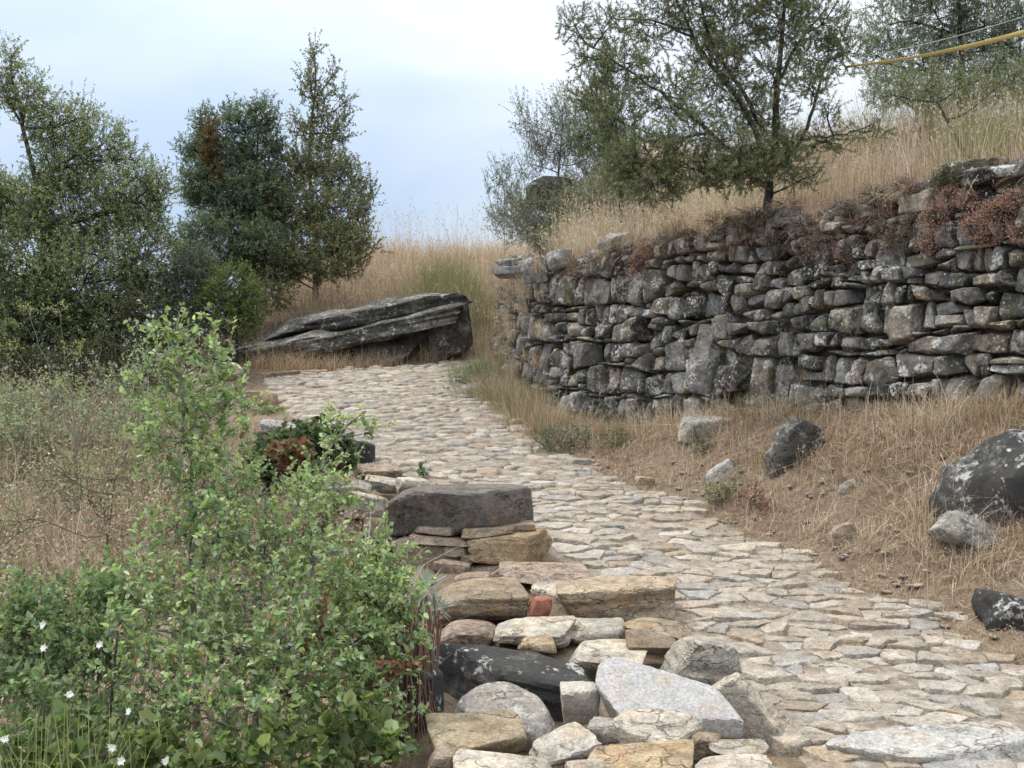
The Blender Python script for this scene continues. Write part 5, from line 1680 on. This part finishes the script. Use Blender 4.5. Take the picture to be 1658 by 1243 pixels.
ms = empty('dead_stalk', P(178, 1330, 3.6))
tag(ms, 'dark dead flower spike standing in the bottom left bushes', 'plant')
q = curve(P(176, 1340, 3.55), P(191, 1022, 3.55), r, 24, .02)
V, F = tube(q, np.where(np.arange(24) > 6, .0065 + .002 * r.random(24), .004) * np.linspace(1, .5, 24), 7)
mesh_obj('spike', V, [F], M['bark'], ms)
hb = Geo()
n = 260
ti = r.integers(8, 23, n)
leaves(hb, q[ti] + r.normal(0, .003, (n, 3)), r.normal(0, 1, (n, 3)) + np.array([0, 0, .6]), r.normal(0, 1, (n, 3)), .010, .006, pick([(.09, .08, .07, 2), (.15, .13, .11, 1)], n, r), 'rhomb')
hb.build('seed_pods', M['straw'], ms, smooth=False)


# ---- cushions of sedum and moss on the wall
def wall_depth(px):
    y = np.linspace(5.0, 11.2, 500)
    return float(y[np.argmin(np.abs(829 + FPX * xw(y) / y - px))])


SED_R = [(.52, .31, .245, 3), (.60, .40, .31, 2), (.40, .235, .185, 2), (.43, .34, .27, 1.5)]
SED_B = [(.27, .19, .16, 3), (.34, .25, .21, 3), (.20, .14, .115, 2), (.40, .33, .26, 1)]
SED_T = [(.30, .25, .19, 3), (.24, .19, .15, 2), (.36, .30, .23, 2), (.20, .15, .12, 1)]
MOSS = [(.085, .10, .03, 3), (.12, .13, .04, 2), (.06, .065, .025, 2)]


def cushion(name, label, lobes, pal, out=.05, size=.013, n_per=1500, cat='plant'):
    g = Geo(); tw_ = Geo()
    px0, py0 = lobes[0][:2]
    base = P(px0, py0 + lobes[0][3], wall_depth(px0))
    root = empty(name, base)
    tag(root, label, cat, 'cushion plants on the wall')
    for (px, py, rx, ry) in lobes:
        d = wall_depth(px)
        c = P(px, py, d)
        back = BATTER * max(0, c[2] - float(zwb(d)))
        c = c + np.array([.79, .61, 0]) * (back * .9 - out * .6)
        n = int(n_per * rx * ry / 1200)
        u = sphere_dirs(n, r)
        rad = r.uniform(.55, 1.05, (n, 1))
        R3 = np.array([rx / FPX * d, max(.07, (rx + ry) * .35 / FPX * d), ry / FPX * d])
        lump = 1 + .35 * fbm(u * 3 + px, 2, int(px) % 97)[:, None]
        pos = c + u * R3 * rad * lump
        pc = pick(pal, n, r) * (1 + .25 * fbm(u * 4 + py, 2, 5)[:, None])
        leaves(g, pos, u + r.normal(0, .6, (n, 3)) + np.array([0, -.2, .3]), r.normal(0, 1, (n, 3)), size * r.uniform(.6, 1.4, n), size * .55, pc, 'rhomb')
        k = n // 8
        V, F = straight_tubes(c + u[:k] * R3 * .3, pos[:k], .002, .0012)
        tw_.add(V, f4=F, C=[.2, .12, .09])
    tag(g.build('leaves', M['straw'], root, smooth=False), kind='stuff')
    tag(tw_.build('stems', M['twig'], root), kind='stuff')


cushion('sedum', 'largest orange red sedum cushion at the right end of the wall top', [(1610, 345, 55, 28), (1570, 365, 30, 25), (1640, 320, 40, 22)], SED_R)
cushion('sedum', 'reddish sedum tumbling down left of the largest red cushion', [(1505, 350, 28, 30), (1495, 390, 22, 22), (1525, 315, 22, 18)], SED_R)
cushion('sedum', 'small orange red sedum hanging on the left part of the wall', [(1022, 425, 20, 24), (1035, 400, 22, 12), (1012, 445, 10, 16)], SED_R)
cushion('sedum', 'brown sedum patch on the wall right of its middle', [(1320, 395, 34, 22), (1360, 405, 26, 24), (1290, 400, 18, 24)], SED_B)
cushion('sedum', 'dark brown sedum fringe under the juniper on the wall top', [(1150, 355, 40, 18), (1210, 345, 44, 16), (1100, 375, 30, 14), (1260, 330, 34, 16)], SED_B, size=.012)
cushion('sedum', 'pale tan sedum on the wall between brown and red ones', [(1440, 385, 26, 26), (1415, 370, 22, 18), (1465, 360, 22, 22)], SED_T)
cushion('sedum', 'tan sedum crust along the wall top left of the moss', [(1400, 310, 40, 18), (1450, 300, 34, 20), (1345, 330, 34, 16)], SED_T)
cushion('sedum', 'little red brown sedum on the lower right wall face', [(1372, 540, 14, 13), (1375, 560, 10, 10)], SED_B, size=.01)
cushion('sedum', 'orange tinged sedum under the grey rock at the right edge of the wall', [(1560, 320, 30, 16), (1650, 375, 30, 20), (1590, 385, 26, 14)], SED_R)
cushion('sedum', 'brown sedum curtain below the juniper, lower of the two', [(1240, 385, 36, 16), (1170, 400, 30, 14), (1290, 360, 30, 16)], SED_B)
cushion('sedum', 'greyish tan sedum along the left part of the wall top', [(980, 410, 26, 12), (1070, 385, 28, 12), (945, 425, 18, 10)], SED_T)
cushion('moss', 'rounded green moss cushion on the wall top near the right edge', [(1522, 283, 26, 20), (1505, 293, 16, 14)], MOSS, size=.010, n_per=3200)
cushion('moss', 'dark green moss on the lower wall face', [(1232, 625, 36, 26), (1210, 655, 22, 16)], [(.05, .052, .022, 3), (.07, .072, .03, 1)], out=.03, size=.008, n_per=2600)
cushion('moss', 'small green moss patch on the left part of the wall', [(955, 487, 13, 14)], MOSS, size=.009, n_per=2600, out=.04)

# ---- small plants in the bank


def herb(name, label, lobes, pal, seed, **k):
    lb = []
    for (px, py, rx, ry) in lobes:
        d = ground_depth(px, py + ry * .8)
        lb.append((px, py, rx, ry, d, .8))
    px, py, rx, ry = lobes[0]
    b = gbase(px, lb[0][4])
    kw = dict(leaf=(.022, .008), per=10, tw=(.06, .11), density=.45, trunk=.006, bark='twig', twig_r=.0014, branch_n=4, group='low plants at the foot of the wall', up=.6)
    kw.update(k)
    plant(name, label, 'plant', b, lb, pal, seed, **kw)


BLUEG = [(.15, .20, .14, 3), (.20, .25, .18, 2), (.11, .15, .10, 2)]
herb('herb', 'blue green bushy herb at the path edge below the wall corner', [(905, 712, 34, 20), (880, 722, 20, 14), (935, 708, 22, 18)], BLUEG, 501)
herb('herb', 'grey green herb in front of the small whitish rock', [(1162, 800, 26, 20), (1180, 790, 16, 14)], [(.22, .25, .15, 3), (.28, .30, .19, 2)], 502)
herb('herb', 'grey green herb at the wall foot right of the corner', [(1130, 708, 20, 22), (1140, 722, 14, 14)], [(.20, .24, .16, 3), (.26, .29, .20, 2)], 503)
herb('sedum', 'dark red sedum on the bank below the leaning rock', [(1215, 806, 22, 20), (1235, 815, 16, 14)], [(.25, .09, .07, 3), (.33, .13, .09, 2), (.15, .08, .06, 1)], 504, leaf=(.016, .008))
herb('herb', 'soft pale green herb patch on the path by the wall corner', [(745, 615, 22, 12), (775, 600, 24, 16), (800, 615, 20, 16)], [(.20, .25, .14, 3), (.26, .31, .19, 2)], 505)
herb('herb', 'olive herb in dry grass beside the blue green one', [(985, 715, 22, 16), (1005, 705, 18, 14)], [(.22, .23, .12, 3), (.30, .28, .17, 2)], 506)
herb('bramble_sprig', 'tiny green sprig growing from the path behind the pier', [(686, 768, 7, 7)], [(.14, .20, .09, 1)], 507, leaf=(.035, .024), per=5, density=.05, kind='leaf')
herb('bramble_sprig', 'small bramble sprig with green leaves beside the brown angular boulder', [(735, 985, 20, 12)], [(.13, .20, .07, 2), (.2, .27, .1, 1)], 508, leaf=(.03, .022), per=6, density=.12, kind='leaf')

# ---- tape and string across the top right corner
ym = flat_mat('yellow tape', (.86, .74, .30), .4)
gm = flat_mat('grey string', (.35, .42, .36), .7)
A, B = P(1368, 108, 9.1), P(1760, 22, 7.9)
t = np.linspace(0, 1, 70)
c = A + (B - A) * t[:, None] + np.array([0, 0, -.05]) * (4 * t * (1 - t))[:, None]
tw_a = np.interp(t, [0, .15, .3, .45, .7, 1], [1.4, 1.3, 1.42, 1.2, .8, .4]) + .08 * np.sin(t * 21)
ax = unit(B - A); upv = unit(np.cross(np.cross(ax, [0, 0, 1.0]), ax)); sd = np.cross(ax, upv)
wd = np.cos(tw_a)[:, None] * upv + np.sin(tw_a)[:, None] * sd
nr = np.cross(wd, ax)
half = .021
rows = np.stack([c - wd * half - nr * .0006, c + wd * half - nr * .0006, c + wd * half + nr * .0006, c - wd * half + nr * .0006], 1)
ii = np.arange(70 * 4).reshape(70, 4)
jj = np.roll(ii, -1, 1)
tp = mesh_obj('barrier_tape', rows.reshape(-1, 3), [np.stack([ii[:-1], jj[:-1], jj[1:], ii[1:]], -1).reshape(-1, 4)], ym, origin=A, smooth=False)
tag(tp, 'yellow barrier tape stretched above the wall in the top right corner', 'tape')
A2, B2 = P(1400, 92, 9.6), P(1760, -8, 8.6)
cs = A2 + (B2 - A2) * t[:, None] + np.array([0, 0, -.04]) * (4 * t * (1 - t))[:, None]
V, F = tube(cs, .0035, 5)
tag(mesh_obj('string', V, [F], gm, origin=A2), 'thin grey green string running above the yellow tape', 'string')
